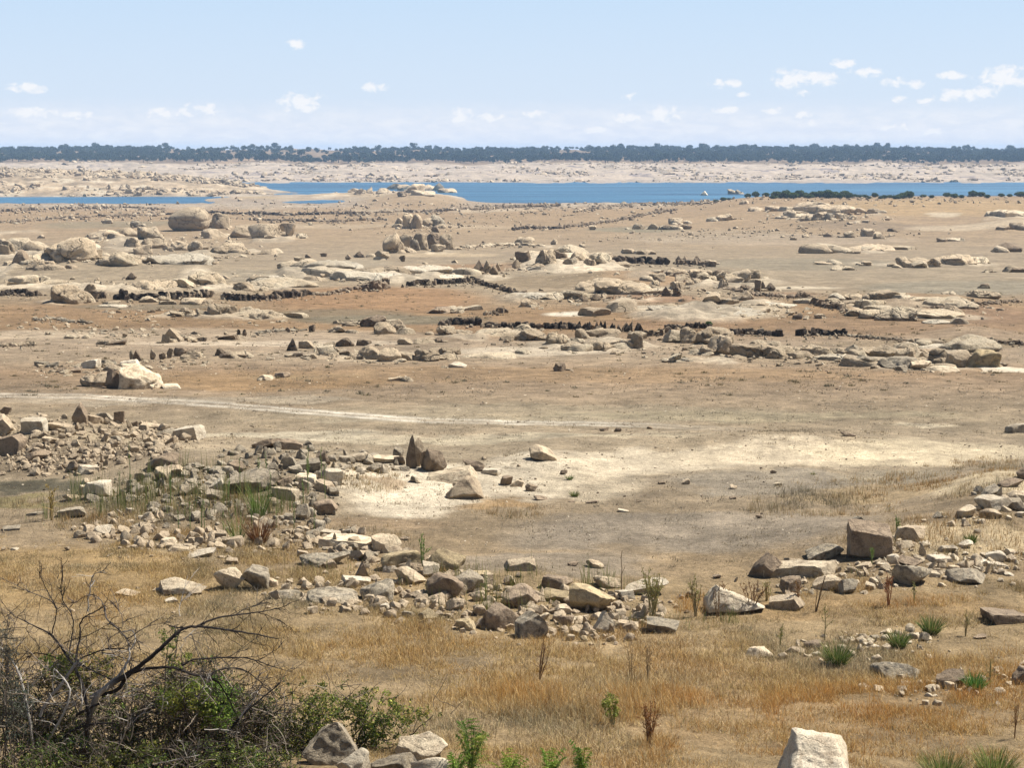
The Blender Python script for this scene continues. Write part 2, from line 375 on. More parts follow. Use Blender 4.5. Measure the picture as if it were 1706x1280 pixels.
def shelf_mask(us, vs):
    m = np.zeros(us.shape)
    for px, py, rx, ry, s in SHELF:
        uu, vv = uv_of(px, py); rv = vspan(px, py, ry)
        q = ((us - uu) / rx) ** 2 + ((vs - vv) / rv) ** 2
        m = np.maximum(m, s * (1 - sstep(.55, 1.15, q)))
    return m
TRACK = [(-60, 658, 3.5), (150, 661, 3.5), (330, 672, 4.5), (450, 681, 4), (600, 693, 3.5), (720, 701, 3.5), (850, 704, 3), (960, 706, 3), (1080, 709, 3.5), (1210, 716, 4)]
HAZEC = np.array
def ground_color(x, y):
    D = np.maximum(y, 6.0); u = x / D * F + 853; v = np.log(D)
    nx = fbm(x / 2.6, y / 2.6, 1.7, 4) * (1 - sstep(40, 110, D)) + fbm(x / 14, y / 14, 5.5, 4) * sstep(40, 110, D)
    nb = fbm(x / 60, y / 60, 2.2, 3)
    nf = fbm(x / .9, y / .9, 8.7, 4) * (1 - sstep(50, 90, D))
    nx = nx + .55 * nf
    us = u + 30 * nx; vs = v + np.interp(D, [20, 60, 200, 700], [.045, .045, .035, .02]) * nx + .02 * nb
    rows = np.interp(np.exp(vs), _dd, HZ + F * prof(_dd) / _dd)
    rr = np.array([r for r, c in ROWC][::-1], float); cc = np.array([c for r, c in ROWC][::-1])
    C = np.stack([np.interp(rows, rr, cc[:, k]) for k in range(3)], 1)
    C = C * _TINT
    for px, py, rx, ry, c, s in PATCH:
        uu, vv = uv_of(px, py); rv = vspan(px, py, ry)
        q = ((us - uu) / rx) ** 2 + ((vs - vv) / max(rv, 1e-3)) ** 2
        m = s * (1 - sstep(.45, 1.25, q))
        C = C * (1 - m[:, None]) + np.array(c) * (np.array([.97, .93, .84]) if c[0] > .4 or c[0] < 1.5 * c[1] else np.array([.83, .86, .90])) * m[:, None]
    # bare rock shelves
    _b = fbm(x / np.interp(D, [60, 600], [3, 16]), y / np.interp(D, [60, 600], [6, 30]), 31.2, 3)
    rm = (shelf_mask(us, vs) * sstep(-.22, .02, _b))[:, None]; lay = fbm(x / np.interp(D, [60, 600], [2, 9]), y / np.interp(D, [60, 600], [5, 22]), 4.2, 4)[:, None]
    C = C * (1 - rm) + (np.array([.50, .42, .305]) * (1 + .75 * lay)) * rm
    # wheel track across the flats, two ruts
    P = [(uv_of(px, py), w) for px, py, w in TRACK]
    du = np.array([p[0][0] for p in P]); dv = np.array([p[0][1] for p in P])
    tv = np.interp(u, du, dv); wv = np.interp(u, du, [vspan(600, 690, p[1]) for p in P])
    d = (v + .004 * nx - tv) / wv
    m = (np.exp(-((np.abs(d) - .75) / .5) ** 2) * .9 + .15 * (np.abs(d) < .8)) * ((u < 1260) & (np.abs(d) < 4)) * (.55 + .45 * sstep(-.35, .35, nx)) * (1 - .7 * sstep(950, 1250, u))
    m = np.clip(m, 0, 1)
    C = C * (1 - m[:, None]) + np.array([.56, .50, .40]) * m[:, None]
    # opposite bank and hillside
    n1 = fbm(x / 30, y / 45, 9.9, 5, gain=.65); n2 = fbm(x / 9, y / 18, 4.9, 4, gain=.7)
    beach = np.array([.44, .355, .265]) * (1 + .45 * n1 + .6 * n2)[:, None]
    grey = sstep(.12, .3, n2 * .6 + n1 * .5)[:, None]
    beach = beach * (1 - grey) + np.array([.24, .195, .17]) * grey
    t = sstep(1060, 1130, D)[:, None]; C = C * (1 - t) + beach * t
    hill = np.array([.22, .155, .095]) * (1 + .5 * n1)[:, None]
    pale = sstep(.2, .4, fbm(x / 70, y / 60, 13.3, 3))[:, None]
    hill = hill * (1 - pale) + np.array([.33, .235, .15]) * pale
    t = sstep(1575, 1615, D + 25 * n1)[:, None]; C = C * (1 - t) + hill * t
    # peninsula colour
    t = (sstep(735, 800, D) * (1 - sstep(1060, 1130, D)))[:, None]
    pc = np.array([.38, .29, .19]) * (1 + .5 * n1 + .8 * n2)[:, None]; gg = sstep(.1, .3, n2)[:, None]; pc = pc * (1 - gg) + np.array([.50, .42, .30]) * gg
    C = C * (1 - t) + pc * t
    # waterline stain
    z = ground(x, y); t = (1 - sstep(.1, 1.4, np.abs(z - WATER - .2)))[:, None] * (D[:, None] > 500)
    C = C * (1 - t * .45) + np.array([.30, .26, .22]) * t * .45
    C = C * (1 + .13 * nx + .05 * nb)[:, None]
    C = C * (1 - sstep(50, 80, D)[:, None] * (1 - sstep(600, 760, D)[:, None]) * np.array([.08, .09, .10]))
    return np.clip(C * .80, .015, .8)

rows = []
rows += list(np.linspace(-8, 14, 16))
py = 1345.0
while py > 345:
    d = depth_of(py)
    if d > rows[-1] + .01: rows.append(d)
    py -= 1.25 if py > 700 else 1.0
rows += [r for r in np.exp(np.linspace(math.log(rows[-1] + 2), math.log(2500), 330))]
rows += list(np.exp(np.linspace(math.log(2600), math.log(6000), 8)))
rows = np.array(rows)
us = np.concatenate([np.linspace(-1.1, -.37, 50)[:-1], np.linspace(-.37, .37, 760), np.linspace(.37, 1.1, 50)[1:]])
Y, U = np.meshgrid(rows, us, indexing='ij')
X = U * (np.maximum(Y, 5) + 6)
xf, yf = X.ravel(), Y.ravel()
zf = ground(xf, yf)
Dm = np.maximum(yf, 6)
clod = np.interp(Dm, [6, 30, 60, 150, 400, 700, 1200, 1700, 2500], [.05, .04, .035, .05, .07, .15, 1.2, 1.3, .4])
cs = np.interp(Dm, [6, 30, 60, 150, 400, 1000, 1700], [.5, .5, .9, 2.2, 5, 11, 18])
_nx = fbm(xf / 14, yf / 14, 5.5, 4)
rmk = shelf_mask(xf / np.maximum(yf, 6) * F + 853 + 40 * _nx, np.log(np.maximum(yf, 6)) + .05 * _nx)
_w = np.interp(Dm, [60, 600], [2.2, 9]); _rn = fbm(xf / _w, yf / _w, 14.4, 4, gain=.55); 
_b = fbm(xf / np.interp(Dm, [60, 600], [3, 16]), yf / np.interp(Dm, [60, 600], [6, 30]), 31.2, 3); rmk = rmk * sstep(-.22, .02, _b)
_rn = .5 * _rn + .5 * (1 - 2.4 * np.abs(fbm(xf / _w / 1.3, yf / _w / 1.3, 44.4, 4)))
_am = np.interp(Dm, [60, 150, 600], [.45, 1.1, 2.2])
zf = zf + rmk * _am * (_rn * .5 + np.floor(_rn * 5) / 5 * .5)
pen = sstep(800, 860, Dm) * (1 - sstep(1080, 1160, Dm)); zf = zf + pen * 2.0 * (zf > WATER + .8) * fbm(xf / 12, yf / 16, 2.6, 4, gain=.6)
zf = zf + clod * fbm(xf / cs, yf / cs, 6.6, 4, gain=.6)
nr, nc = Y.shape
idx = np.arange(nr * nc).reshape(nr, nc)
Fq = np.stack([idx[:-1, :-1].ravel(), idx[:-1, 1:].ravel(), idx[1:, 1:].ravel(), idx[1:, :-1].ravel()], 1)
gc = ground_color(xf, yf)
me = mesh_np('ground', np.stack([xf, yf, zf], 1), Fq, gc, smooth=True)
m, nt, b = mat_new('dry_lake_bed', .95, .12)
at_ = N(nt, 'ShaderNodeAttribute', attribute_name='Col'); geo = nt.nodes.new('ShaderNodeNewGeometry'); pos = geo.outputs['Position']
vlen = nt.nodes.new('ShaderNodeSeparateXYZ'); L(nt, pos, vlen.inputs[0])
c = at_.outputs['Color']
nA = noise(nt, pos, 1.1, 6, .65); nB = noise(nt, pos, 7, 6, .72, .3); nC = noise(nt, pos, 30, 4, .75); nD = noise(nt, pos, .12, 5, .7)
c = mixc(nt, 1.0, c, ramp(nt, nA, [(.30, .66), (.5, 1.0), (.70, 1.34)]), 'MULTIPLY')
nE = noise(nt, pos, .33, 8, .75, .6); c = mixc(nt, 1.0, c, ramp(nt, nE, [(.32, .74), (.5, 1.0), (.68, 1.24)]), 'MULTIPLY')
c = mixc(nt, 1.0, c, ramp(nt, nD, [(.30, .84), (.5, 1.0), (.70, 1.16)]), 'MULTIPLY')
c = mixc(nt, 1.0, c, ramp(nt, nB, [(.28, .55), (.46, .95), (.56, 1.05), (.75, 1.45)]), 'MULTIPLY')
c = mixc(nt, 1.0, c, ramp(nt, nC, [(.28, .55), (.5, 1.0), (.75, 1.5)]), 'MULTIPLY')
L(nt, c, b.inputs['Base Color'])
bp = N(nt, 'ShaderNodeBump', i_Strength=.8, i_Distance=.07); L(nt, nB, bp.inputs['Height'])
bp2 = N(nt, 'ShaderNodeBump', i_Strength=.8, i_Distance=.02); L(nt, nC, bp2.inputs['Height']); L(nt, bp.outputs[0], bp2.inputs['Normal'])
L(nt, bp2.outputs[0], b.inputs['Normal'])
g = link('ground', me, m); tag(g, 'dry reservoir bed of grey and ochre mud, pale sand and straw soil', kind='structure')

# ------------------------------------------------------------------ water
nx_, ny_ = 2, 2
V = [(-1500, 600, WATER), (1500, 600, WATER), (1500, 1330, WATER), (-1500, 1330, WATER)]
me = mesh_np('water', V, [[0, 1, 2, 3]])
m, nt, b = mat_new('reservoir_water', .35, .35)
geo = nt.nodes.new('ShaderNodeNewGeometry'); pos = geo.outputs['Position']
mp = N(nt, 'ShaderNodeMapping'); mp.inputs['Scale'].default_value = (.006, .03, 1); L(nt, pos, mp.inputs['Vector'])
w = noise(nt, mp.outputs[0], 1.0, 5, .6)
L(nt, mixc(nt, ramp(nt, w, [(.35, 0), (.65, 1)]), (.005, .042, .095), (.045, .15, .245)), b.inputs['Base Color'])
bp = N(nt, 'ShaderNodeBump', i_Strength=1.0, i_Distance=.6); L(nt, noise(nt, pos, .5, 6, .7), bp.inputs['Height']); L(nt, bp.outputs[0], b.inputs['Normal'])
o = link('water', me, m); tag(o, 'blue reservoir water lying across the middle distance', kind='structure')
# ------------------------------------------------------------------ rocks placed one by one
# cluster line: @name | where | category ; rock line: column base_row width height type colour [yaw/label]
DATA = """
@rock|in the tumbled heap at the far left edge|rock
134 708 24 38 P n tall pointed dark stone standing on top of the left rubble heap
152 707 27 17 A b
175 703 26 16 A g
199 706 19 21 U n
227 713 11 12 A n
252 716 38 12 S b
316 733 44 24 S w large pale slab jutting from the right end of the left rubble heap
285 744 21 20 A b
278 728 34 15 A g
58 723 40 28 S w pale yellow-green lichened slab on the left rubble heap
98 718 42 16 A b
8 691 18 14 A n
26 757 40 32 A n
66 768 38 17 A n dark overhanging ledge stone low on the left rubble heap
8 727 30 38 A b
193 740 15 15 A g
122 787 20 20 A n
147 790 32 15 S w
82 741 24 13 A b
@rock|in the wall ruin above the green reeds|rock
275 782 66 30 R n big reddish-brown weathered rock above the green reeds
293 794 35 20 A b
271 800 28 20 A p
236 801 16 15 A b
325 784 35 13 A g
167 830 46 31 A w block with bright top and black front beside the dark mud patch
141 825 20 17 A p
223 822 26 18 R g
117 835 24 12 A b
159 838 30 13 A g
122 862 44 17 S g
316 826 28 21 A p
362 819 24 20 A w
393 791 31 23 A n
357 832 40 13 S g
@rock|in the weedy straw below the reeds|rock
171 892 29 18 A w
211 901 13 12 P w
215 858 14 11 A w
283 909 25 14 A p
304 920 40 10 S p
336 929 48 12 S w
367 917 19 12 A p
20 885 30 8 S g
260 872 16 8 A p
236 866 14 7 A w
420 868 20 9 A w
60 860 24 7 S g
24 918 14 6 A w
112 918 9 8 A b
@rock|in the stone heap left of the upright pillars|rock
424 822 84 40 A g big pale grey block behind the reeds at the heap's left end
445 748 46 18 A n
484 750 38 17 S n
504 766 20 20 A g
538 774 23 25 A n
482 782 27 22 A g
513 787 40 21 S g
550 808 34 30 S w bright leaning slab at the right end of the grey heap
511 808 36 18 S p
474 815 23 20 A n
540 820 30 18 S b
477 832 44 20 S p
542 858 42 26 R n brown rounded rock at the foot of the grey stone heap
507 867 23 28 A g
519 862 15 17 R w
494 846 14 12 R w
456 842 20 12 A b
@rock|beside the upright pillars and white sand|rock
603 772 37 18 A p
614 774 16 18 A w
643 773 46 13 S p
624 787 26 14 A g
640 790 14 17 R w
576 772 24 14 S g
587 765 16 10 A p
667 775 18 16 A n
685 781 16 56 U n tall narrow upright stone pillar standing by the white sand
697 778 14 48 U b second upright pillar, just behind and right of the tallest
707 781 12 30 U n
725 787 38 40 R n rounded brown boulder right of the upright pillars
786 785 34 20 A n
818 792 31 12 S w
754 806 76 24 S p long pale slab lying on the white sand
774 832 58 41 P b pyramid-shaped rock in the middle of the white sand patch
844 809 19 16 A n
760 816 15 12 A b
904 768 48 24 A b lone arched rock on the flat at the end of the pale sand
@stone|on the grey flat right of the white sand|stone
862 811 24 12 A b
884 819 19 12 A n
900 834 21 8 A n
939 791 12 8 A n
986 839 19 4 S n
1007 719 15 7 A n
1029 720 11 8 A n
1082 715 9 5 A n
1102 808 12 6 S n
1143 808 14 9 A b
1222 816 13 9 A b small square block alone on the grey flat
1221 832 12 4 S n
1264 864 9 8 A n
1288 789 11 6 A n
1038 854 16 5 S w
1413 727 25 8 A n
1297 809 12 5 S p
952 838 13 5 A n
@rock|at the back of the central stone row|rock
580 914 86 21 S p broad flat pale slab at the back left of the central stone row
550 895 34 11 S w
529 905 20 11 A n
602 934 34 20 A p
645 921 44 31 A p pale peaked rock behind the yellow blocks of the central row
673 948 68 35 A y largest yellow block of the central stone row
739 951 60 36 A y second yellow block, with a cracked top, right of the largest
717 958 28 22 A w
543 946 78 29 A l wide grey lichened rock at the left of the central row
603 963 23 29 U n brown stump-like upright stone in the straw
650 955 22 14 A w
866 951 50 18 S b flat stone lying on another behind the central row
955 943 17 8 A n
990 946 27 13 A b
674 900 17 5 S n
@rock|in the straw left of the central row|rock
382 983 48 40 A p left half of the split pale block in the straw
425 984 44 43 A g right half of the split pale block in the straw
454 980 17 18 A b
306 993 78 33 A p broad pale rock alone in the straw field
287 1006 27 11 A w
215 993 34 8 S p
264 988 20 8 A b
@rock|along the front of the central stone row|rock
685 975 58 28 A p
718 962 26 23 A w
741 996 62 42 A n
779 990 54 38 A g
797 970 38 17 S y
628 1002 56 37 R l round grey speckled boulder at the front of the central row
554 1005 86 28 O l low pitted grey rock at the front of the central row
475 998 56 13 O l flat lichened rock flush with the straw
594 977 44 16 S w
761 1019 33 24 A b
713 1035 34 22 A y
680 1030 21 13 A g
778 1051 31 23 A y
840 1049 60 46 A n large dark-faced rock at the front of the central row
642 1017 18 12 A w
697 996 31 13 A p
865 1013 66 43 A n big brown block with a lit right face in the central row
926 985 48 26 A n
926 1003 48 19 S y
981 1020 70 43 A y big cream and brown block right of the brown one
1012 980 43 21 A b
1082 993 68 30 A w white block behind the tall dry weed
1042 1000 31 17 S w
884 1066 56 50 A l jagged lichened rock lowest in the central row
945 1045 26 22 A n
1003 1057 38 42 P w white leaning pointed rock at the right front of the row
977 1060 21 24 P p
973 1070 13 11 R y
940 1024 27 18 A p
1101 1056 52 24 S l
1046 1050 34 15 S b
723 1005 18 12 A b
820 1034 20 12 A b
906 1034 22 12 A p
960 1038 20 10 A p
1065 1030 24 12 A b
@rock|right of the central row|rock
1226 1025 102 50 W w large white wedge-shaped rock at the right end of the central row
1152 998 18 15 A n
1265 1096 44 20 A p low two-toned rock alone in the orange grass
1311 1017 56 26 S b
1315 992 33 33 A n
1379 985 43 25 A p
1413 991 35 28 A l
1449 984 21 14 A p
1195 965 14 8 A n
@rock|around the big square block|rock
1448 931 88 66 B n huge square dark-faced block, the largest stone on the right
1428 880 24 22 A l knobbly grey stone on the far side of the square block
1518 903 50 28 A b
1374 934 62 28 A l
1281 964 54 44 A n brown humped rock at the left end of the long slab
1338 962 124 26 S p long low slab between the humped rock and the square block
1323 942 32 14 A b
1518 977 58 36 A l grey speckled square slab in the grass below the big block
1612 974 66 26 A g
1657 936 40 20 A w
1651 943 44 8 S w
1606 914 28 12 A w
1580 922 27 14 A g
1564 938 35 12 S w
1517 944 40 14 A n
1506 914 28 15 A p
1488 940 21 18 A w
1470 946 20 10 A w
1440 948 24 10 A p
1420 956 18 12 A b
1540 910 18 8 A w
1590 952 20 10 A p
1630 952 18 8 A w
1560 960 22 8 A p
1680 960 16 7 A w
@rock|in the stone heap on the right edge|rock
1653 852 54 26 A w big pale flat-topped rock of the heap on the right edge
1609 864 33 20 A p
1615 853 21 13 A w
1649 864 36 17 A b
1654 827 35 17 A g
1686 850 42 23 A g
1695 836 34 20 A p
1684 813 40 16 A n
1708 800 26 24 P n
1561 865 17 14 P g
1632 824 20 16 A g
1609 878 14 14 P b
1586 878 12 11 A b
1700 862 16 10 A w
1540 872 8 7 A b
1692 722 38 17 R g smooth grey boulder on the tan slope at the right edge
@rock|in the near grass on the right|rock
1670 1040 64 24 S n brown slab in the grass near the right edge
1500 1136 86 38 O l low dark pitted rock in the near grass
1585 1147 44 34 A n brown lump beside the bright green tuft
1702 1142 34 34 R n grey-brown round rock cut by the right edge
1324 1090 34 13 A p
1356 1084 30 17 A n
1359 1094 15 8 R w
1451 1080 27 9 R w
1477 1058 19 10 A p
1459 1066 16 8 A g
1521 1064 22 10 A w
1538 1070 16 18 A g
1514 1074 14 6 A w
1632 1066 22 8 A n
1355 1322 138 104 Q w large bright white rock at the bottom edge
@rock|at the foot of the leafy shrub|rock
553 1275 88 84 P g tall pale grey rock in front of the leafy shrub
583 1300 52 62 A w square white block at the bottom edge by the shrub
702 1268 90 55 R p big dome-shaped rock with a shadowed left face
716 1302 64 46 R w
655 1292 74 44 R g
449 1230 44 22 A g pale stone half hidden among the shrub branches
@boulder|in the pair beside the ochre mud|boulder
235 648 64 36 R p big pinkish boulder beside the ochre mud on the left
191 647 24 31 R n dark round boulder against the pinkish one
160 645 44 23 R b
287 648 32 8 O p
@stone|in the slab row above the pinkish boulder|stone
69 610 18 7 S g
89 612 16 7 S g
103 621 16 8 A n
128 622 16 9 A n
152 614 24 13 S w
180 612 25 12 A g
219 614 22 13 S w
188 617 25 8 S p
219 600 6 15 U g
229 603 12 18 U n
256 599 8 16 U b
269 599 9 11 A n
283 597 8 15 U b
303 594 21 14 A n
323 598 23 13 A b
365 594 12 12 U n
391 597 40 8 S n
289 570 26 22 U b leaning upright slabs in the pale flat on the left
276 572 12 14 U g
336 569 15 7 A n
381 567 25 7 S n
398 562 6 12 U n
407 562 6 12 U n
191 575 31 6 S n dark flat plank-like stone alone on the pale flat
118 565 20 6 S p
@boulder|along the dark wall on the left|boulder
372 530 43 22 R b
415 528 30 17 R p
445 533 48 16 O p
294 529 23 10 A p
313 528 21 13 A b
340 530 25 11 A p
117 507 48 29 R b knobbly tan boulder in the gap of the dark wall
149 493 19 18 R b
41 478 44 18 R p
74 476 21 14 R p
344 477 57 22 R p pale oval boulder on the low ledges above the dark wall
302 480 37 15 R p
251 483 70 16 O b
219 466 14 11 P n
407 486 31 15 R b
250 504 26 9 R p
322 508 40 11 O p
272 503 18 9 R p
190 512 44 5 O w
@boulder|among the far left outcrops|boulder
115 436 78 36 R b big smooth orange-tan outcrop with diagonal cracks
38 420 80 22 O p
57 424 38 19 R b
12 430 28 26 R n
34 442 23 22 P n
70 438 52 14 O p
74 449 42 13 R n
175 398 42 14 R n
213 397 36 16 R b
250 400 44 21 R b
179 373 16 8 R n
230 379 20 10 R g
221 414 23 17 R n
256 414 36 16 R b
238 424 29 15 R b
301 417 28 15 R b
325 419 21 16 R b
382 424 64 19 O b
295 441 116 22 O w long cream-white rock shelf on the left
196 444 62 20 O p
161 432 21 13 A b
147 400 8 8 P n
352 380 19 15 R b
369 381 25 23 R b
381 374 9 9 R b
408 396 47 18 R b
446 398 54 23 R b
478 397 24 22 U b
@boulder|in the standing row at mid distance|boulder
656 422 31 31 R n
673 416 14 22 U b
684 410 12 16 R b
701 417 24 26 R b
692 418 14 18 R g
723 415 23 25 R n
744 417 20 24 R n
730 421 21 13 R b
@boulder|in the group behind the standing row|boulder
665 378 16 13 R b
680 381 18 22 R b
693 381 17 21 R b
713 378 15 13 R b
729 379 22 20 R g
725 387 11 10 A n
@rock|on the pale rock shelves in the middle|rock
637 433 20 13 A b
600 429 13 9 P n
498 438 14 9 A p
671 436 9 9 A n
580 433 9 8 P n
539 428 8 6 A n
514 430 8 6 A n
@rock outcrop|among the bleached shelves in the middle|rock outcrop
610 468 126 20 O w
705 456 98 16 O w
718 465 106 9 O w
555 449 98 18 O w
475 480 110 18 O p
450 470 70 10 O w
@boulder|along the dark-faced ledge in the centre|boulder
873 440 24 20 R n
910 446 30 26 R b
933 438 20 18 R n
950 444 20 12 R g
963 441 32 18 R b
983 446 18 14 R b
998 446 34 22 R p
915 428 120 14 O p pale flat top of the ledge above the dark-faced boulders
797 457 18 21 U n
812 455 13 18 U b
822 458 12 15 U n
830 452 9 14 U b
896 449 22 9 R b
889 452 18 6 S w
860 448 10 13 U b
@boulder|in the jumble right of the centre|boulder
1095 469 23 12 R b
1124 461 33 14 R b
1139 471 27 15 R b
1165 465 36 15 R b
1196 463 30 12 R n
1205 468 19 15 R b
1230 473 39 21 R b biggest round boulder at the right end of the jumble
1256 465 20 14 R b
1205 481 14 14 R b
1262 486 9 17 U n
1271 484 9 14 U n
1283 485 14 12 P n
1241 484 16 9 A n
1090 481 18 13 R b
1127 483 20 13 R b
1110 494 13 15 U n
1128 494 11 13 U n
1149 476 12 9 R b
1160 474 12 9 R b
1002 484 72 19 O b
1040 491 82 22 O b
1035 478 30 10 R n
920 500 34 12 O p
885 499 72 13 O w
958 499 54 16 O p
882 512 24 14 R b
993 501 14 11 P n
972 503 12 8 A n
1184 508 29 17 A b square tan block on the pale shelf right of centre
1241 501 24 16 P b pointed tan block on the pale shelf right of centre
1265 514 27 9 R n
1190 528 200 16 O w
1150 516 70 8 O w
1280 512 80 9 O w
@boulder|in the long row below the pointed dark wall|boulder
970 568 23 18 R n
1000 566 56 18 R b
1040 582 48 17 R b
1060 582 20 26 R b
998 584 44 18 O b
883 568 52 19 R b
925 577 32 20 R b
960 582 36 12 O b
1122 571 30 20 A p
1151 572 31 25 R b
1190 574 54 28 R b longest smooth boulder below the pointed dark wall
1200 592 34 30 R b
1175 592 23 15 R n
1246 597 58 22 R b
1270 580 36 12 R b
1285 597 30 18 R b
932 619 19 14 R n lone round brown stone on the open flat
1122 605 23 12 A p
1139 605 16 8 R w
@boulder|in the long row on the right|boulder
1296 598 46 19 R p
1347 593 56 17 R p
1388 601 56 11 O w
1395 588 21 8 R b
1420 589 23 14 R g
1446 593 35 13 R n
1476 597 44 19 R b
1510 604 30 24 R b
1442 611 48 18 A g
1496 616 55 20 R g
1502 618 19 9 R g
1534 617 30 16 A p
1572 621 50 11 O p
1542 600 19 15 R b
1567 607 33 25 R b
1597 613 32 27 R b
1634 615 54 29 R y
1612 587 106 29 O p large pale shark-fin outcrop on the right
1548 581 48 8 O w
1668 621 82 9 O w
@boulder|in the tumbled ledges at right|boulder
1395 502 25 12 R w
1421 501 29 10 R n
1463 501 52 15 R b
1510 504 52 12 O p
1580 513 76 16 O p
1633 497 54 15 R b
1641 481 16 8 R n
1448 516 46 15 R p
1490 535 58 22 R p pale humped rock at the front of the right ledges
1450 531 38 13 R p
1556 531 80 14 O p
1563 540 46 7 O w
1421 527 23 10 R p
1329 532 14 9 R n
1400 515 18 9 R b
1365 531 16 7 R b
@boulder|on the olive flat at right|boulder
1507 444 23 14 R b
1525 446 36 15 R b
1553 445 24 14 R n
1590 443 62 17 R b
1625 441 42 13 O p
1674 420 39 16 P n dark slanted rock alone near the right edge
1408 422 48 8 R b
1449 418 72 11 O b
1415 396 17 10 R b
1446 394 21 12 R b
1464 398 14 8 R n
1378 395 13 6 R n
1487 386 12 5 R n
1695 382 27 10 R b
1374 441 36 5 R n
1402 450 23 7 R n
1443 443 15 7 R n
1647 454 12 6 R n
1697 454 26 7 R n
1570 403 14 6 R n
1590 402 20 5 R p
1322 400 10 4 R n
1342 396 10 5 R n
@rock|in the far rocky knoll on the right|rock
1315 364 18 13 R b
1355 354 62 17 O b
1382 358 72 15 O b
1365 366 19 12 R b
1381 366 15 10 R g
1430 355 22 8 R b
1455 355 21 7 R b
1290 352 29 8 R b
1402 364 20 8 R b
1340 368 14 9 R b
1680 364 64 13 O p
1420 365 14 6 R b
@boulder|around the central mud|boulder
621 545 39 17 R n
642 557 32 18 R b
664 555 34 21 R b
560 555 30 11 R n
520 553 9 11 U n
479 554 7 7 A n
733 523 38 10 R n
757 518 32 9 O p
487 585 14 19 P n dark pointed stone standing left of the low rubble
512 581 23 12 R n
574 578 27 14 R n
606 577 22 11 R n
619 599 43 19 R b
650 603 33 22 R b
678 601 28 13 R b
711 603 37 17 R b
675 575 22 11 R n
706 573 27 10 R n
733 571 16 7 R n
750 591 31 12 R n
811 598 96 15 O p
743 559 28 15 R b
830 561 72 12 O p
774 561 24 9 R n
762 613 26 9 R w
545 592 26 14 S p
496 595 15 6 S n
517 598 20 8 A p
575 592 24 7 S n
442 634 23 9 R p
471 629 20 8 A n
659 635 20 7 A b
@rock|on the far flats behind the walls|rock
1126 374 21 10 R n
1063 382 16 9 R n
1088 382 15 8 R n
1118 383 27 8 R n
1142 382 18 8 R n
1206 368 21 11 R b
987 383 11 7 A b
923 408 10 8 R n
1052 423 24 8 R b
1072 424 19 7 R b
1240 340 14 6 R b
1130 436 8 9 P n
970 412 9 5 R n
874 404 28 9 O b
1140 440 14 12 P n
1162 438 12 11 P n
1185 441 18 8 R n
@rock|on the rocky knoll before the water|rock
660 316 27 11 R g
672 318 18 11 R b
690 321 30 14 R b
711 318 33 11 R b
729 318 18 14 P b
745 322 27 9 R b
669 328 15 9 R n
640 322 24 8 R b
705 326 36 9 R p
1222 324 17 10 R p rounded pinkish boulder among the shrubs by the water
1232 324 13 9 R g
1174 326 10 9 P w
"""
ORD = 'first second third fourth fifth sixth seventh eighth ninth tenth eleventh twelfth thirteenth fourteenth fifteenth sixteenth seventeenth eighteenth nineteenth twentieth'.split()
def ordinal(n):
    if n < 20: return ORD[n]
    t = ['twenty', 'thirty'][n // 10 - 2 + (0 if n >= 20 else 0)] if n < 39 else 'forty'
    return (t + '-' + ORD[n % 10 - 1]) if (n + 1) % 10 else 'thirtieth'
def ordinal(n):
    n += 1
    if n <= 20: return ORD[n - 1]
    t, r = divmod(n, 10)
    tens = {2: 'twenty', 3: 'thirty', 4: 'forty'}[t]
    return tens + '-' + ORD[r - 1] if r else {3: 'thirtieth', 4: 'fortieth'}[t]
COLW = dict(p='pale', b='beige', n='brown', g='grey', w='whitish', k='dark', y='yellowish', l='lichened')
TYPW = dict(Q='blocky', W='wedge-shaped', B='square', A='angular', R='rounded', S='flat', U='upright', P='pointed', O='low')
NAMEW = dict(Q='rock', W='rock', B='rock', A='rock', R='boulder', S='stone_slab', U='standing_stone', P='pointed_stone', O='rock_outcrop')
clusters = []
for ln in DATA.strip().splitlines():
    if ln.startswith('@'):
        clusters.append((ln[1:].split('|'), [])); continue
    t = ln.split()
    clusters[-1][1].append((float(t[0]), float(t[1]), float(t[2]), float(t[3]), t[4], t[5], ' '.join(t[6:])))
rng = random.Random(2024)
ROCK_SPOTS = []
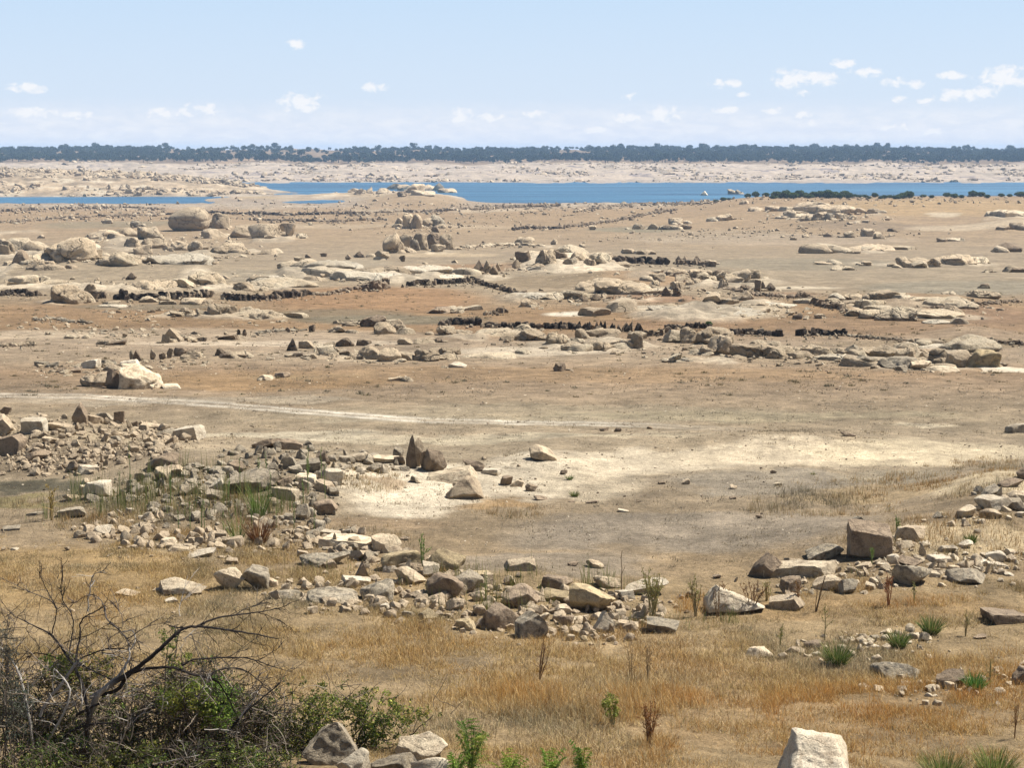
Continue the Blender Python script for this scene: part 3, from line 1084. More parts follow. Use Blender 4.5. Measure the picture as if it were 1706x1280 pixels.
for (cname, where, cat), rs in clusters:
    order = sorted(range(len(rs)), key=lambda i: rs[i][0])
    for i, (cx, by, w, h, typ, colr, lab) in enumerate(rs):
        p = at(cx, by); D = p[1]; mpp = D / F
        W = w * mpp * {'B': .84, 'A': 1.12, 'P': 1.12, 'S': 1.12, 'U': 1.12}.get(typ, 1.06) * (1.15 if by < 660 and w < 90 else 1); h = h * (1.18 if by < 660 and w < 90 else 1.06)
        tanv = (CAM[2] - p[2]) / D
        ratio = {'Q': .8, 'W': .6, 'B': .6, 'A': .75, 'R': .8, 'S': .8, 'U': .55, 'P': .7, 'O': 1.0}[typ]
        Dp = min(W * ratio, 14 if typ != 'O' else 30)
        if typ == 'S': Dp = min(Dp, .55 * h * mpp / max(tanv, .02) + .3)
        if w > 110 and typ == 'S': Dp = W * .3
        Hm = h * mpp - Dp * tanv * (.55 if typ in 'AUPB' else .5)
        Hm = max(Hm, {'Q': .8, 'W': .85, 'B': .85, 'A': .7, 'R': .7, 'S': .45, 'U': .8, 'P': .7, 'O': .3}[typ] * h * mpp)
        far = 'F' if D > 75 else ''
        sub = 5 if w > 70 and D < 60 else (4 if w > 17 and typ != 'O' or w > 40 else 3)
        if D > 250: sub = min(sub, 3)
        if w > 60 and D > 250: sub = 4
        tilt = {'S': rng.choice([-1, 1]) * rng.uniform(.06, .2), 'A': rng.uniform(-.3, .3), 'U': rng.uniform(-.1, .1)}.get(typ, 0)
        if w > 80: tilt *= .2
        if by < 660 and typ == 'R' and colr == 'n' and not lab and rng.random() < .75: colr = 'b'
        me = rock_mesh(NAMEW[typ], rng, W, Dp, Hm, typ, sub, ROCK[colr + far], tilt)
        o = link(NAMEW[typ], me)
        cy = p[1] + Dp * .42
        gz = min(float(ground(p[0] - W * .3, cy)), float(ground(p[0] + W * .3, cy)), float(ground(p[0], cy)), float(p[2]) + .05 * Hm)
        o.location = (p[0] * (1 + Dp * .42 / D), cy, gz - .02 * Hm)
        o.rotation_euler.z = rng.uniform(-.28, .28) * (0.3 if w > 70 else 1)
        if not lab:
            lab = f"{COLW[colr]} {TYPW[typ]} stone, {ordinal(order.index(i))} from the left {where}"
        tag(o, lab, cat, 'granite ' + cat + 's ' + where)
        ROCK_SPOTS.append((p[0], cy, W, by, typ, w))

# hero: the great boulder that stands alone on the left
p = at(311, 385); D = p[1]; mpp = D / F
rr = random.Random(5)
V, Fc = ico(5); q = V.copy()
W, H = 67 * mpp, 41 * mpp
r = (np.abs(q) ** 3.0).sum(1) ** (1 / 3.0); q = q / r[:, None]
q[:, 2] = np.where(q[:, 2] < 0, q[:, 2] * .8, q[:, 2]); z01 = (q[:, 2] + .8) / 1.8
left = np.clip(-q[:, 0], 0, 1)
q[:, 2] -= .38 * left * sstep(.3, 1, z01) * 1.0                     # shoulder drops to the left
q[:, 0] += .10 * np.clip(.25 - z01, 0, 1) * np.sign(q[:, 0]) * -2.2    # undercut foot
q[:, 1] -= .12 * np.sin(z01 * 3.0)
f = 1 + .06 * fbm(q[:, 0] * 1.4, q[:, 1] * 1.4, q[:, 2] * 1.4, 3)
q = q * f[:, None]
e = q[:, 2] - .02 - .05 * fbm(q[:, 0] * 2, q[:, 1] * 2, 3.0, 2)
q *= (1 - .045 * np.exp(-(e / .05) ** 2))[:, None]
q = q * np.array([W / 2, W * .42, H / 1.75]); q[:, 2] -= q[:, 2].min() + .06 * H
me = mesh_np('boulder', q, Fc, smooth=True); me.materials.append(ROCK['bF'])
o = link('boulder', me); o.location = (p[0], p[1] + W * .35, p[2] - .1)
tag(o, 'giant whale-backed boulder, the tallest rock on the plain, at left', 'boulder')

# ------------------------------------------------------------------ field walls of set stones (each wall a thing, its stones its parts)
WALLS = [  # points in the photo, stone height in photo px, spacing px, colour, style, label
    ([(0, 494), (22, 490), (48, 494), (74, 493)], 13, 4, 'k', 'U', 'short black wall stub at the left edge beside pale boulders'),
    ([(152, 499), (174, 497)], 16, 4, 'k', 'U', 'black wall lump just right of the knobbly tan boulder'),
    ([(195, 499), (240, 501), (300, 499), (350, 495)], 15, 4.2, 'k', 'U', 'dark wall of set slabs along the left ledges'),
    ([(372, 499), (400, 502), (440, 500), (480, 497), (515, 492)], 13, 4, 'k', 'U', 'low black wall right of the left ledges'),
    ([(520, 492), (545, 493), (570, 486), (600, 482), (650, 480)], 10, 4.5, 'n', 'A', 'broken brown wall at the top of the ochre mud'),
    ([(607, 484), (628, 483), (645, 479)], 15, 4, 'n', 'U', 'cluster of upright slabs in the wall over the ochre mud'),
    ([(682, 477), (705, 475), (722, 476)], 11, 4, 'k', 'U', 'short dark wall piece above the ochre mud, middle'),
    ([(728, 474), (760, 473), (790, 470)], 11, 4, 'k', 'U', 'dark wall piece meeting the diagonal wall'),
    ([(790, 470), (812, 478), (835, 484), (862, 492), (880, 494)], 10, 3.6, 'k', 'U', 'dark wall running diagonally down to the right'),
    ([(806, 526), (825, 524), (842, 521)], 9, 4, 'n', 'U', 'short row of upright stones above the pointed dark wall'),
    ([(735, 543), (765, 541), (800, 543)], 14, 3.8, 'k', 'U', 'dark wall at the left end of the pointed row'),
    ([(805, 546), (840, 546), (870, 548), (950, 549)], 13, 4.4, 'k', 'U', 'dark wall between the two stretches of pointed stones'),
    ([(955, 550), (1000, 552), (1035, 553), (1070, 554)], 14, 8, 'k', 'P', 'row of spaced shark-tooth stones in the long dark wall'),
    ([(1075, 561), (1100, 560), (1115, 552)], 11, 5, 'n', 'U', 'brown broken wall right of the shark-tooth stones'),
    ([(1110, 549), (1150, 547), (1180, 547)], 9, 4, 'k', 'U', 'thin dark wall behind the longest smooth boulder'),
    ([(1216, 558), (1250, 557), (1300, 561)], 12, 4, 'k', 'U', 'dark wall to the right of the longest smooth boulder'),
    ([(1333, 560), (1370, 559), (1412, 560)], 12, 3.8, 'k', 'U', 'blackest wall stretch in the right half'),
    ([(1415, 561), (1470, 566), (1520, 569), (1565, 570)], 7, 4, 'g', 'A', 'pale rubble wall trailing right of the blackest stretch'),
    ([(1634, 568), (1660, 572), (1706, 576)], 8, 4, 'n', 'U', 'low brown wall at the right edge of the mud'),
    ([(1333, 492), (1350, 505), (1375, 513), (1405, 517)], 13, 4, 'n', 'U', 'curved wall running down to the right ledges'),
    ([(1405, 520), (1440, 522), (1500, 519), (1560, 515), (1620, 509), (1700, 503)], 8, 4, 'n', 'A', 'rough stone wall above the pale humped rock'),
    ([(1026, 440), (1060, 439), (1100, 441), (1112, 441)], 13, 3.8, 'k', 'U', 'black wall right of the dark-faced ledge'),
    ([(1131, 441), (1150, 441), (1190, 445)], 9, 6, 'n', 'U', 'broken continuation of the black wall in the centre'),
    ([(855, 384), (880, 379), (898, 381), (930, 381)], 7, 4, 'k', 'A', 'small dark wall on the far tan flat'),
    ([(930, 381), (980, 375), (1040, 366), (1075, 358), (1130, 350)], 7, 3.6, 'n', 'A', 'long wall climbing diagonally to the shore grass'),
    ([(420, 357), (470, 359), (535, 358)], 9, 3.6, 'k', 'A', 'thick dark wall at the far left centre'),
    ([(535, 357), (600, 357), (660, 355), (735, 353)], 8, 3.8, 'n', 'A', 'brown wall leading right to the scattered far rubble'),
    ([(740, 352), (790, 350), (850, 346), (935, 344)], 8, 3.4, 'n', 'A', 'far rubble wall right of the knoll'),
    ([(420, 367), (500, 369), (560, 370), (640, 366)], 7, 4.6, 'n', 'A', 'lower parallel wall under the thick dark far wall'),
    ([(0, 353), (60, 350), (130, 348), (200, 347), (275, 350)], 7, 3.6, 'n', 'A', 'wall nearest the left inlet water'),
    ([(165, 361), (230, 360), (275, 358), (330, 357)], 6, 6, 'n', 'A', 'second wall from the left inlet water'),
    ([(0, 371), (40, 369), (90, 365), (150, 362)], 6, 4, 'n', 'A', 'third wall from the left inlet water'),
    ([(340, 354), (380, 357), (420, 357)], 7, 4, 'k', 'A', 'dark wall right behind the giant boulder'),
    ([(1060, 341), (1130, 340), (1190, 339)], 5, 5, 'n', 'A', 'low stones along the far shore grass'),
    ([(960, 352), (1010, 345), (1060, 342)], 5, 5, 'n', 'A', 'thin stone line leading up to the far shore'),
    ([(60, 535), (78, 533), (92, 532), (112, 537), (150, 540)], 9, 6, 'g', 'A', 'low jagged row of slabs on the brown flat at left'),
    ([(0, 578), (30, 577), (54, 576)], 9, 5, 'b', 'A', 'short pale wall at the left edge'),
    ([(562, 540), (598, 541)], 6, 5, 'p', 'U', 'tiny row of white upright stones on the dark mud'),
    ([(770, 413), (800, 411), (860, 409), (905, 411)], 7, 6, 'p', 'A', 'pale low wall right of the standing boulders'),
    ([(1160, 470), (1215, 482), (1255, 492), (1330, 497)], 9, 6, 'n', 'A', 'stony line between the jumble and the curved wall'),
    ([(500, 552), (470, 552), (430, 556)], 6, 7, 'g', 'A', 'scattered wall foot on the pale flat at left'),
]
_ws = random.Random(31)
WST = {}
for typ in 'UAP':
    WST[typ] = []
    for i in range(6):
        dims = {'U': (.9, .6, 1), 'A': (1.1, .9, .8), 'P': (.95, .5, 1.15)}[typ]
        WST[typ].append(rock_verts(_ws, *dims, 'B' if typ == 'U' else typ, 2))
_wm = {}
def wall_stone(typ, i, colr):
    k = (typ, i, colr)
    if k not in _wm:
        V, Fc = WST[typ][i]; me = mesh_np('stone', V, Fc); me.materials.append(ROCK[colr + 'F']); _wm[k] = me
    return _wm[k]
for pts, hpx, sp, colr, typ, lab in WALLS:
    seg = [(a, b, math.hypot(b[0] - a[0], b[1] - a[1])) for a, b in zip(pts, pts[1:])]
    tot = sum(s[2] for s in seg)
    p0 = at(*pts[0]); root = empty('stone_wall', p0)
    tag(root, lab, 'stone wall', 'ruined field walls on the dry lake bed')
    n = 0; d = 0.0; layers = 2 if typ == 'A' else 1
    want = min(98, int(tot / sp * 1.5)); step = tot / want; wob = _ws.uniform(0, 50)
    while d < tot:
        dd_ = d; 
        for a, b, s in seg:
            if dd_ <= s: break
            dd_ -= s
        t = min(dd_ / s, 1)
        px = a[0] + (b[0] - a[0]) * t; py = a[1] + (b[1] - a[1]) * t
        p = at(px, py); mpp = p[1] / F
        lf = float(noise3(np.array([px / 17.0 + wob]), np.array([0.5]), 0.5)[0])
        if lf < -.55 and typ != 'P' and tot > 60: d += step; continue
        hh = 1.22 * hpx * mpp * _ws.uniform(.72, 1.05) * (.88 + .35 * lf) * (.85 if typ == 'A' else 1.05)
        c2 = colr if _ws.random() < .8 else _ws.choice(['n', 'b'])
        if colr == 'k' and _ws.random() < .18: c2 = 'n'
        st = link('stone', wall_stone(typ if _ws.random() < (.8 if typ == 'P' else .45) else 'A', _ws.randrange(6), c2), parent=root)
        jy = _ws.uniform(0, 1.0) * hpx * mpp * (1 if typ == 'U' else 1.6)
        gx, gy = p[0] + _ws.uniform(-.6, .6) * sp * mpp, p[1] + jy
        gz = float(ground(gx, gy))
        st.location = Vector((gx, gy, gz - .1 * hh)) - root.location
        wd = max(sp, hpx * .42) * mpp * _ws.uniform(1.1, 2.3) * (.8 if typ == 'P' else 1.1)
        st.scale = (wd, wd * .9, hh)
        st.rotation_euler = (_ws.uniform(-.2, .2), _ws.uniform(-.35, .35), _ws.uniform(-.6, .6) + (3.14 if _ws.random() < .5 else 0))
        n += 1; d += step * _ws.uniform(.8, 1.2)

# ------------------------------------------------------------------ low ledges of bedrock breaking the surface round the boulders
_ll = random.Random(9); LEDGE = [('O',) + rock_verts(_ll, 1, .8, .30, 'O', 3) for _ in range(10)] + [('S',) + rock_verts(_ll, 1, .7, .25, 'S', 3) for _ in range(5)]
lr = random.Random(4); LP = {'p': ([], []), 'b': ([], [])}
for x, y, W_, by, typ, w in ROCK_SPOTS:
    if 345 < by < 640 and w > 11:
        for _ in range(lr.choice((1, 2, 2, 3))):
            sz = W_ * lr.uniform(.5, 1.1) if w < 50 else W_ * lr.uniform(.25, .6); k = 'p' if lr.random() < .6 else 'b'
            xx, yy = x + lr.uniform(-1, 1) * W_ * .95, y + lr.uniform(-.5, .9) * W_
            LP[k][0].append(np.array([xx, yy, float(ground(xx, yy))])); LP[k][1].append(sz)
for k, nm in (('p', 'pale'), ('b', 'tan')):
    stones_stuff('bedrock_ledges', LP[k][0], LP[k][1], ROCK[k + 'F'], nm + ' low ledges of bedrock between the mid-distance boulders', seed=55, tilt=.06, sink=.06, lib=LEDGE)

# ------------------------------------------------------------------ loose stones that nobody would count
rg = np.random.default_rng(11)
def scatter(lines, n, spread, smin, smax, seed, bias=3.2):
    """n stones scattered around photo polylines [(col,row)...]: spread in photo px"""
    r = np.random.default_rng(seed); P = []; S = []
    tot = [sum(math.hypot(b[0] - a[0], b[1] - a[1]) for a, b in zip(l, l[1:])) for l in lines]
    for l, tl in zip(lines, tot):
        Q = []
        for _ in range(int(n * tl / sum(tot))):
            d = r.uniform(0, tl)
            for a, b in zip(l, l[1:]):
                s = math.hypot(b[0] - a[0], b[1] - a[1])
                if d <= s: break
                d -= s
            t = min(d / s, 1); px = a[0] + (b[0] - a[0]) * t + r.normal(0, spread[0]); py = a[1] + (b[1] - a[1]) * t + r.normal(0, spread[1])
            if py < 300 or py > 1400: continue
            Q.append((px, py))
        if not Q: continue
        for p in at_many([q[0] for q in Q], [q[1] for q in Q]):
            if p[2] < WATER + .1 or p[1] > 1100: continue
            P.append(p); S.append((smin + (smax - smin) * r.random() ** bias) * p[1] / F)
    return P, S
P, S = scatter([[(-20, 700), (60, 720), (140, 715), (250, 725), (320, 740)], [(-20, 745), (60, 755), (180, 748), (280, 748)], [(0, 775), (120, 780), (200, 762)]], 1250, (15, 10), 3, 19, 1)
stones_stuff('rubble', P, S, ROCK['b'], 'small tan rubble filling the heap at the left edge', seed=1)
P, S = scatter([[(150, 830), (250, 812), (350, 800), (470, 790), (560, 800)], [(400, 760), (500, 770), (620, 775), (680, 780)], [(470, 820), (540, 840), (500, 870)], [(230, 860), (400, 850), (520, 890), (640, 930)]], 950, (24, 11), 4, 24, 2)
stones_stuff('rubble', P, S, ROCK['g'], 'small grey rubble among the middle stone heap and reeds', seed=2)
P, S = scatter([[(440, 890), (560, 905), (640, 935), (720, 965), (820, 990), (940, 1010), (1100, 1020)], [(480, 990), (600, 1000), (720, 1010), (820, 1040), (960, 1055), (1060, 1045)], [(150, 880), (300, 905), (400, 915)]], 1500, (30, 13), 3, 26, 3)
stones_stuff('rubble', P, S, ROCK['b'], 'small pale stones lying between the blocks of the central row', seed=3)
P, S = scatter([[(1290, 975), (1400, 965), (1500, 955), (1600, 940), (1700, 930)], [(1480, 920), (1560, 925), (1640, 960)], [(1590, 870), (1650, 850), (1706, 830)], [(1330, 1085), (1450, 1078), (1540, 1066)], [(1470, 1145), (1600, 1150), (1690, 1120)]], 800, (30, 13), 3, 20, 4)
stones_stuff('rubble', P, S, ROCK['p'], 'small bleached stones around the big square block', seed=4)
P, S = scatter([[(700, 790), (830, 800), (900, 830)], [(100, 1010), (350, 1005), (700, 1010)], [(0, 900), (300, 930)]], 110, (30, 16), 3, 9, 5)
stones_stuff('gravel', P, S, ROCK['b'], 'scattered small stones on sand and straw', seed=5)
# pebbles over the open flats
P, S = [], []
for p in at_many(rg.uniform(-60, 1766, 4200), 570 + 340 * rg.random(4200) ** 1.2):
    P.append(p); S.append(rg.uniform(1.2, 4.5) * p[1] / F * (rg.random() ** .8 + .3))
stones_stuff('pebbles', P[:3000], S[:3000], ROCK['n'], 'brown pebbles strewn over the open flats', zs=.6, seed=6)
stones_stuff('pebbles', P[3000:], S[3000:], ROCK['w'], 'white pebbles strewn over the open flats', zs=.5, seed=7)
# middle distance ledges and wall feet
wl = [w[0] for w in WALLS]
P, S = scatter(wl, 2200, (7, 2.2), 2.0, 8, 8)
stones_stuff('rubble', P, S, ROCK['nF'], 'fallen brown stones along the ruined field walls', seed=8)
P, S = scatter(wl, 1700, (9, 3.2), 2.0, 8, 9)
stones_stuff('rubble', P, S, ROCK['pF'], 'fallen pale stones along the ruined field walls', seed=9)
mid = [[(0, 430), (200, 430), (420, 425)], [(0, 470), (200, 480), (430, 480)], [(150, 400), (400, 405)], [(430, 465), (640, 460), (780, 455)], [(840, 450), (1010, 448)], [(880, 505), (1050, 495), (1260, 480)],
       [(1080, 528), (1330, 520)], [(480, 592), (700, 600)], [(860, 575), (1060, 580), (1280, 595), (1640, 615)], [(1380, 520), (1640, 520)], [(1290, 365), (1460, 360)], [(60, 545), (400, 570)], [(90, 618), (390, 600)], [(220, 525), (460, 535)]]
P, S = scatter(mid, 2400, (34, 6), 2, 15, 10)
stones_stuff('rubble', P, S, ROCK['pF'], 'pale stones around the mid-distance outcrops', seed=10, zs=.5)
P, S = scatter(mid, 1600, (38, 7), 2, 14, 12)
stones_stuff('rubble', P, S, ROCK['bF'], 'tan stones around the mid-distance outcrops', seed=12, zs=.6)
far = [[(640, 318), (760, 322)], [(0, 345), (300, 345), (500, 340)], [(500, 345), (800, 345), (1000, 340)], [(700, 375), (780, 372), (700, 385)], [(760, 362), (900, 355), (1000, 350)], [(0, 360), (400, 365)], [(1190, 330), (1700, 335)],
       [(620, 385), (760, 380)], [(1000, 345), (1200, 335)], [(1000, 400), (1300, 385), (1500, 390)]]
P, S = scatter(far, 2600, (44, 5), 1.6, 8, 13)
stones_stuff('rubble', P, S, ROCK['bF'], 'far stones sprinkled over the flats before the water', seed=13, zs=.8)
# rocks of the peninsula and of the opposite bank
def bank_pts(n, D0, D1, u0, u1, seed, smin, smax, cond=None):
    r = np.random.default_rng(seed); D = r.uniform(D0, D1, n * 3); u = r.uniform(u0, u1, n * 3)
    x = (u - 853) / F * D; z = ground(x, D)
    dens = fbm(x / 45, D / 70, 3.9, 3) + .5 * fbm(x / 14, D / 25, 9.1, 2)
    ok = (z > WATER + .1) & (dens > .02)
    P = np.stack([x, D, z], 1)[ok][:n]; return P, (smin + (smax - smin) * r.random(len(P)) ** 3)
P, S = bank_pts(2800, 795, 1100, -100, 620, 21, .8, 5.5)
stones_stuff('rubble', P, S, ROCK['bF'], 'rocks strewn over the low peninsula across the inlet', seed=21, zs=.6)
P, S = bank_pts(3200, 1178, 1600, -250, 1960, 22, 1.0, 6)
stones_stuff('rubble', P, S, ROCK['bF'], 'rocks covering the bare opposite bank', seed=22, zs=.5)
P, S = bank_pts(1500, 1178, 1600, -250, 1960, 23, 1.0, 6)
stones_stuff('rubble', P, S, ROCK['nF'], 'browner rocks covering the bare opposite bank', seed=23, zs=.5)
# ------------------------------------------------------------------ vegetation
def leaf_material(name, rough=.7, trans=.3, vary=.25):
    m, nt, b = mat_new(name, rough, .2)
    a = N(nt, 'ShaderNodeAttribute', attribute_name='Col')
    L(nt, a.outputs['Color'], b.inputs['Base Color'])
    if trans:
        t = nt.nodes.new('ShaderNodeBsdfTranslucent'); L(nt, a.outputs['Color'], t.inputs[0])
        mx = nt.nodes.new('ShaderNodeMixShader'); mx.inputs[0].default_value = trans
        L(nt, b.outputs[0], mx.inputs[1]); L(nt, t.outputs[0], mx.inputs[2]); L(nt, mx.outputs[0], nt.nodes['Material Output'].inputs[0])
    return m
GRASSM = leaf_material('dry_grass_blades', .8, .3)
LEAFM = leaf_material('shrub_leaves', .6, .35)
BARKM = leaf_material('twig_bark', .9, 0)
TREEM = leaf_material('holm_oak_leaves', .8, .1)

def blades(P, Ln, Wd, C, rg, lean=.5, curve=True):
    """grass blades at points P: base pair, bent middle, tip"""
    n = len(P); a = rg.uniform(0, 6.283, n); ln = np.abs(rg.normal(0, lean, n)); b = rg.uniform(0, 6.283, n)
    side = np.stack([np.cos(a), np.sin(a), 0 * a], 1) * (Wd / 2)[:, None]
    dirv = np.stack([np.cos(b) * ln, np.sin(b) * ln, np.ones(n)], 1); dirv /= np.linalg.norm(dirv, axis=1)[:, None]
    mid = P + dirv * (Ln * .55)[:, None]
    d2 = dirv.copy(); d2[:, :2] *= 1.9; d2 /= np.linalg.norm(d2, axis=1)[:, None]
    tip = mid + d2 * (Ln * .5)[:, None]
    V = np.stack([P - side, P + side, mid - side * .7, mid + side * .7, tip], 1).reshape(-1, 3)
    i = np.arange(n)[:, None] * 5
    Fc = np.concatenate([i + [0, 1, 3], i + [0, 3, 2], i + [2, 3, 4]])
    return V, Fc, np.repeat(C, 5, 0)

def pick(rg, n, pal, wts):
    pal = np.array(pal); k = rg.choice(len(pal), n, p=np.array(wts) / sum(wts))
    return np.clip(pal[k] * rg.uniform(.6, 1.05, (n, 1)), .008, .8)

def field(u, v, spots):
    f = np.zeros_like(u)
    for px, py, rx, ry, s in spots:
        uu, vv = uv_of(px, py); rv = vspan(px, py, ry)
        q = ((u - uu) / rx) ** 2 + ((v - vv) / rv) ** 2
        f = np.maximum(f, s * (1 - sstep(.5, 1.3, q)))
    return f
GOLD = [(.62, .46, .20), (.70, .56, .32), (.42, .29, .14), (.33, .22, .11), (.22, .17, .10), (.26, .26, .11)]
def grass(name, n, D0, D1, u0, u1, spots, ln, wd, pal, wts, label, seed, lean=.55, base=0.0, clump=1.0, tuftf=.35):
    rg = np.random.default_rng(seed)
    D = np.sqrt(rg.uniform(D0 ** 2, D1 ** 2, n * 4)); u = rg.uniform(u0, u1, n * 4); x = (u - 853) / F * D
    nz = fbm(x / .8, D / .8, 3.3, 3); nb = fbm(x / 3, D / 3, 7.3, 3)
    dens = np.maximum(field(u + 30 * nb, np.log(D) + .03 * nb, spots) if spots else 1.0, base)
    if name == 'stubble': dens = dens * (1 - .95 * field(u, np.log(D), [(60, 808, 130, 17, 1)]))
    dens = dens * np.clip(.55 + clump * 1.1 * nz + .6 * nb, .03, 1.2)
    ok = np.nonzero(rg.random(n * 4) < dens)[0][:n]
    x, D, nz, nb = x[ok], D[ok], nz[ok], nb[ok]
    if tuftf:
        k = len(x) // 60; c = rg.integers(0, len(x), k); w = np.nonzero(rg.random(len(x)) < tuftf)[0]; ci = c[rg.integers(0, k, len(w))]
        sg = .035 + .08 * rg.random(k)[rg.integers(0, k, len(w))]; x[w] = x[ci] + rg.normal(0, 1, len(w)) * sg; D[w] = D[ci] + rg.normal(0, 1, len(w)) * sg; nb[w] = nb[ci] + .35
    z = ground(x, D)
    P = np.stack([x, D, z - .01], 1); m = len(P)
    Ln = ln * rg.uniform(.45, 1.3, m) * np.clip(1 + 1.0 * nb + .6 * nz, .35, 2.0)
    C = pick(rg, m, pal, wts)
    warm = np.clip(.5 + 1.6 * fbm(x / 2.2, D / 2.2, 12.1, 3), 0, 1)[:, None]
    C = C * (1 - warm * np.array([.01, .09, .26]))
    if 'grass' in name:
        q = fbm(x / 2.4, D / 2.0, 55.1, 4); rust = (sstep(.05, .4, q) * (.35 + .65 * sstep(850, 1100, u[ok])))[:, None]; grey = sstep(.08, .45, -q)[:, None]
        C = C * (1 - rust * np.array([.04, .18, .34])) * (1 - grey * np.array([.34, .26, .10]))
    V, Fc, CC = blades(P, Ln, wd * rg.uniform(.7, 1.4, m), C, rg, lean)
    o = link(name, mesh_np(name, V, Fc, CC), GRASSM); tag(o, label, 'grass' if 0 else None, kind='stuff'); return o
near = [(-250, 1100, 330, 160, 1), (2050, 1130, 420, 170, 1), (200, 960, 420, 70, 1), (420, 1100, 500, 110, .9), (850, 1130, 520, 80, .8), (1350, 1180, 560, 130, 1), (1450, 1010, 300, 45, 1), (1150, 1060, 300, 30, .9), (80, 890, 260, 30, .8), (1100, 1250, 500, 80, 1), (600, 960, 150, 30, .5)]
grass('dry_grass', 330000, 16.5, 34.5, -480, 2250, near, .085, .0062, GOLD, [5, 5, 4, 2, 3, .6], 'matted golden dry grass over the near slope', 1, .95, clump=1.5)
hot = [(2000, 1180, 260, 90, .8), (1080, 1180, 120, 40, 1), (1450, 1200, 260, 60, 1), (1650, 1120, 120, 60, .6), (1250, 1250, 200, 60, .9), (1500, 1000, 220, 24, .7), (900, 1170, 90, 30, .5), (1200, 1010, 80, 20, .6)]
grass('dry_grass', 78000, 17, 33, 700, 2250, hot, .17, .0055, [(.55, .33, .11), (.60, .42, .18), (.40, .22, .075), (.68, .52, .27)], [5, 4, 3, 3], 'taller rust-orange dry grass tufts at the lower right', 2, .75, clump=1.9)
mids = [(2000, 860, 300, 70, .9), (-250, 880, 200, 40, .9), (1480, 830, 220, 40, 1), (1600, 900, 200, 40, .9), (300, 850, 300, 40, .9), (620, 800, 60, 14, .8), (850, 850, 90, 12, .9), (1650, 780, 160, 30, .6), (60, 850, 200, 22, 1), (520, 900, 200, 30, .8)]
grass('dry_grass', 85000, 30, 52, -450, 2200, mids, .12, .009, [(.46, .33, .17), (.50, .39, .23), (.36, .27, .15), (.27, .25, .12)], [4, 4, 3, 1.5], 'thin straw grass on the far side of the stone rows', 3, .5)
grass('stubble', 90000, 30, 75, -200, 1900, None, .045, .012, [(.42, .36, .27), (.30, .25, .18), (.20, .17, .12), (.24, .23, .15), (.48, .41, .31)], [3, 3, 2, 1.2, 2], 'short grey stubble and litter on the open flats', 4, .8, clump=.9)
grass('straw_litter', 125000, 16.5, 34, -480, 2250, near, .13, .0055, [(.68, .55, .34), (.56, .43, .24), (.30, .23, .14)], [4, 4, 3], 'flattened pale straw litter lying over the near slope', 7, 2.8, tuftf=.2)
grass('stubble', 45000, 62, 150, -200, 1900, None, .07, .03, [(.36, .30, .21), (.22, .19, .13), (.16, .14, .09), (.24, .23, .14)], [3, 3, 2, 2], 'dark dead tufts dotted over the far flats', 8, .9, clump=1.6, tuftf=.6)
gsp = [(250, 820, 150, 22, 1), (380, 830, 140, 30, 1), (330, 800, 120, 20, .8), (140, 870, 120, 20, .5), (450, 880, 60, 30, .8)]
grass('green_reeds', 5200, 36, 50, -40, 620, gsp, .40, .010, [(.16, .20, .06), (.22, .26, .09), (.12, .14, .05), (.38, .33, .18)], [4, 3, 2, 4], 'thin green reeds growing between the middle stones', 5, .12, clump=1.4)
gs2 = [(780, 985, 90, 26, 1), (870, 985, 80, 30, .9), (1000, 985, 70, 22, .8), (560, 950, 100, 20, .5), (1130, 1045, 110, 14, 1), (1420, 950, 60, 20, .4), (560, 1190, 200, 20, .2), (660, 975, 60, 20, .4)]
grass('green_weeds', 6000, 22, 36, 300, 1700, gs2, .28, .008, [(.16, .20, .06), (.22, .25, .09), (.34, .30, .14)], [4, 3, 3], 'sparse green stems among the central stone row', 6, .16, clump=1.4)

# ---- rush tufts
def tuft(px, py, w, h, n, pal, wts, label, seed, lean=.33, cat='rush tuft', name='rush_tuft'):
    rg = np.random.default_rng(seed); p = at(px, py); mpp = p[1] / F
    r = w * mpp * .22
    a = rg.uniform(0, 6.283, n); q = np.sqrt(rg.random(n)) * r
    P = np.stack([q * np.cos(a), q * np.sin(a), 0 * a - .02], 1)
    Ln = h * mpp * rg.uniform(.45, 1.12, n)
    C = pick(rg, n, pal, wts)
    b = a + rg.normal(0, .5, n); ln = np.abs(rg.normal(0, lean, n)) + .3 * q / r
    # three-joint arching stems
    ks = [0, .4, .75, 1.0]; pts = [P]
    for j in range(1, 4):
        l2 = ln * (0.6 + .5 * j); d = np.stack([np.cos(b) * l2, np.sin(b) * l2, np.ones(n)], 1); d /= np.linalg.norm(d, axis=1)[:, None]
        pts.append(pts[-1] + d * (Ln * (ks[j] - ks[j - 1]))[:, None])
    wd = .008 * (p[1] / 24); sa = rg.uniform(0, 6.283, n); side = np.stack([np.cos(sa), np.sin(sa), 0 * sa], 1) * wd / 2
    V = np.stack([pts[0] - side, pts[0] + side, pts[1] - side, pts[1] + side, pts[2] - side * .7, pts[2] + side * .7, pts[3]], 1).reshape(-1, 3)
    i = np.arange(n)[:, None] * 7
    Fc = np.concatenate([i + [0, 1, 3], i + [0, 3, 2], i + [2, 3, 5], i + [2, 5, 4], i + [4, 5, 6]])
    o = link(name, mesh_np(name, V, Fc, np.repeat(C, 7, 0)), GRASSM); o.location = p
    tag(o, label, cat, 'green rush tufts in the near grass'); return o
RUSH = [(.085, .13, .03), (.13, .19, .045), (.20, .24, .07), (.42, .33, .15)]
tuft(1394, 1110, 52, 50, 420, RUSH, [4, 4, 2, 1], 'dark green spiky rush tuft, nearest to the lone low rock', 41)
tuft(1497, 1080, 40, 38, 340, RUSH, [4, 4, 2, 1.5], 'rush tuft growing among the small white stones', 42)
tuft(1551, 1057, 38, 38, 360, RUSH, [3, 4, 3, 1.5], 'olive rush tuft farthest up the slope', 43)
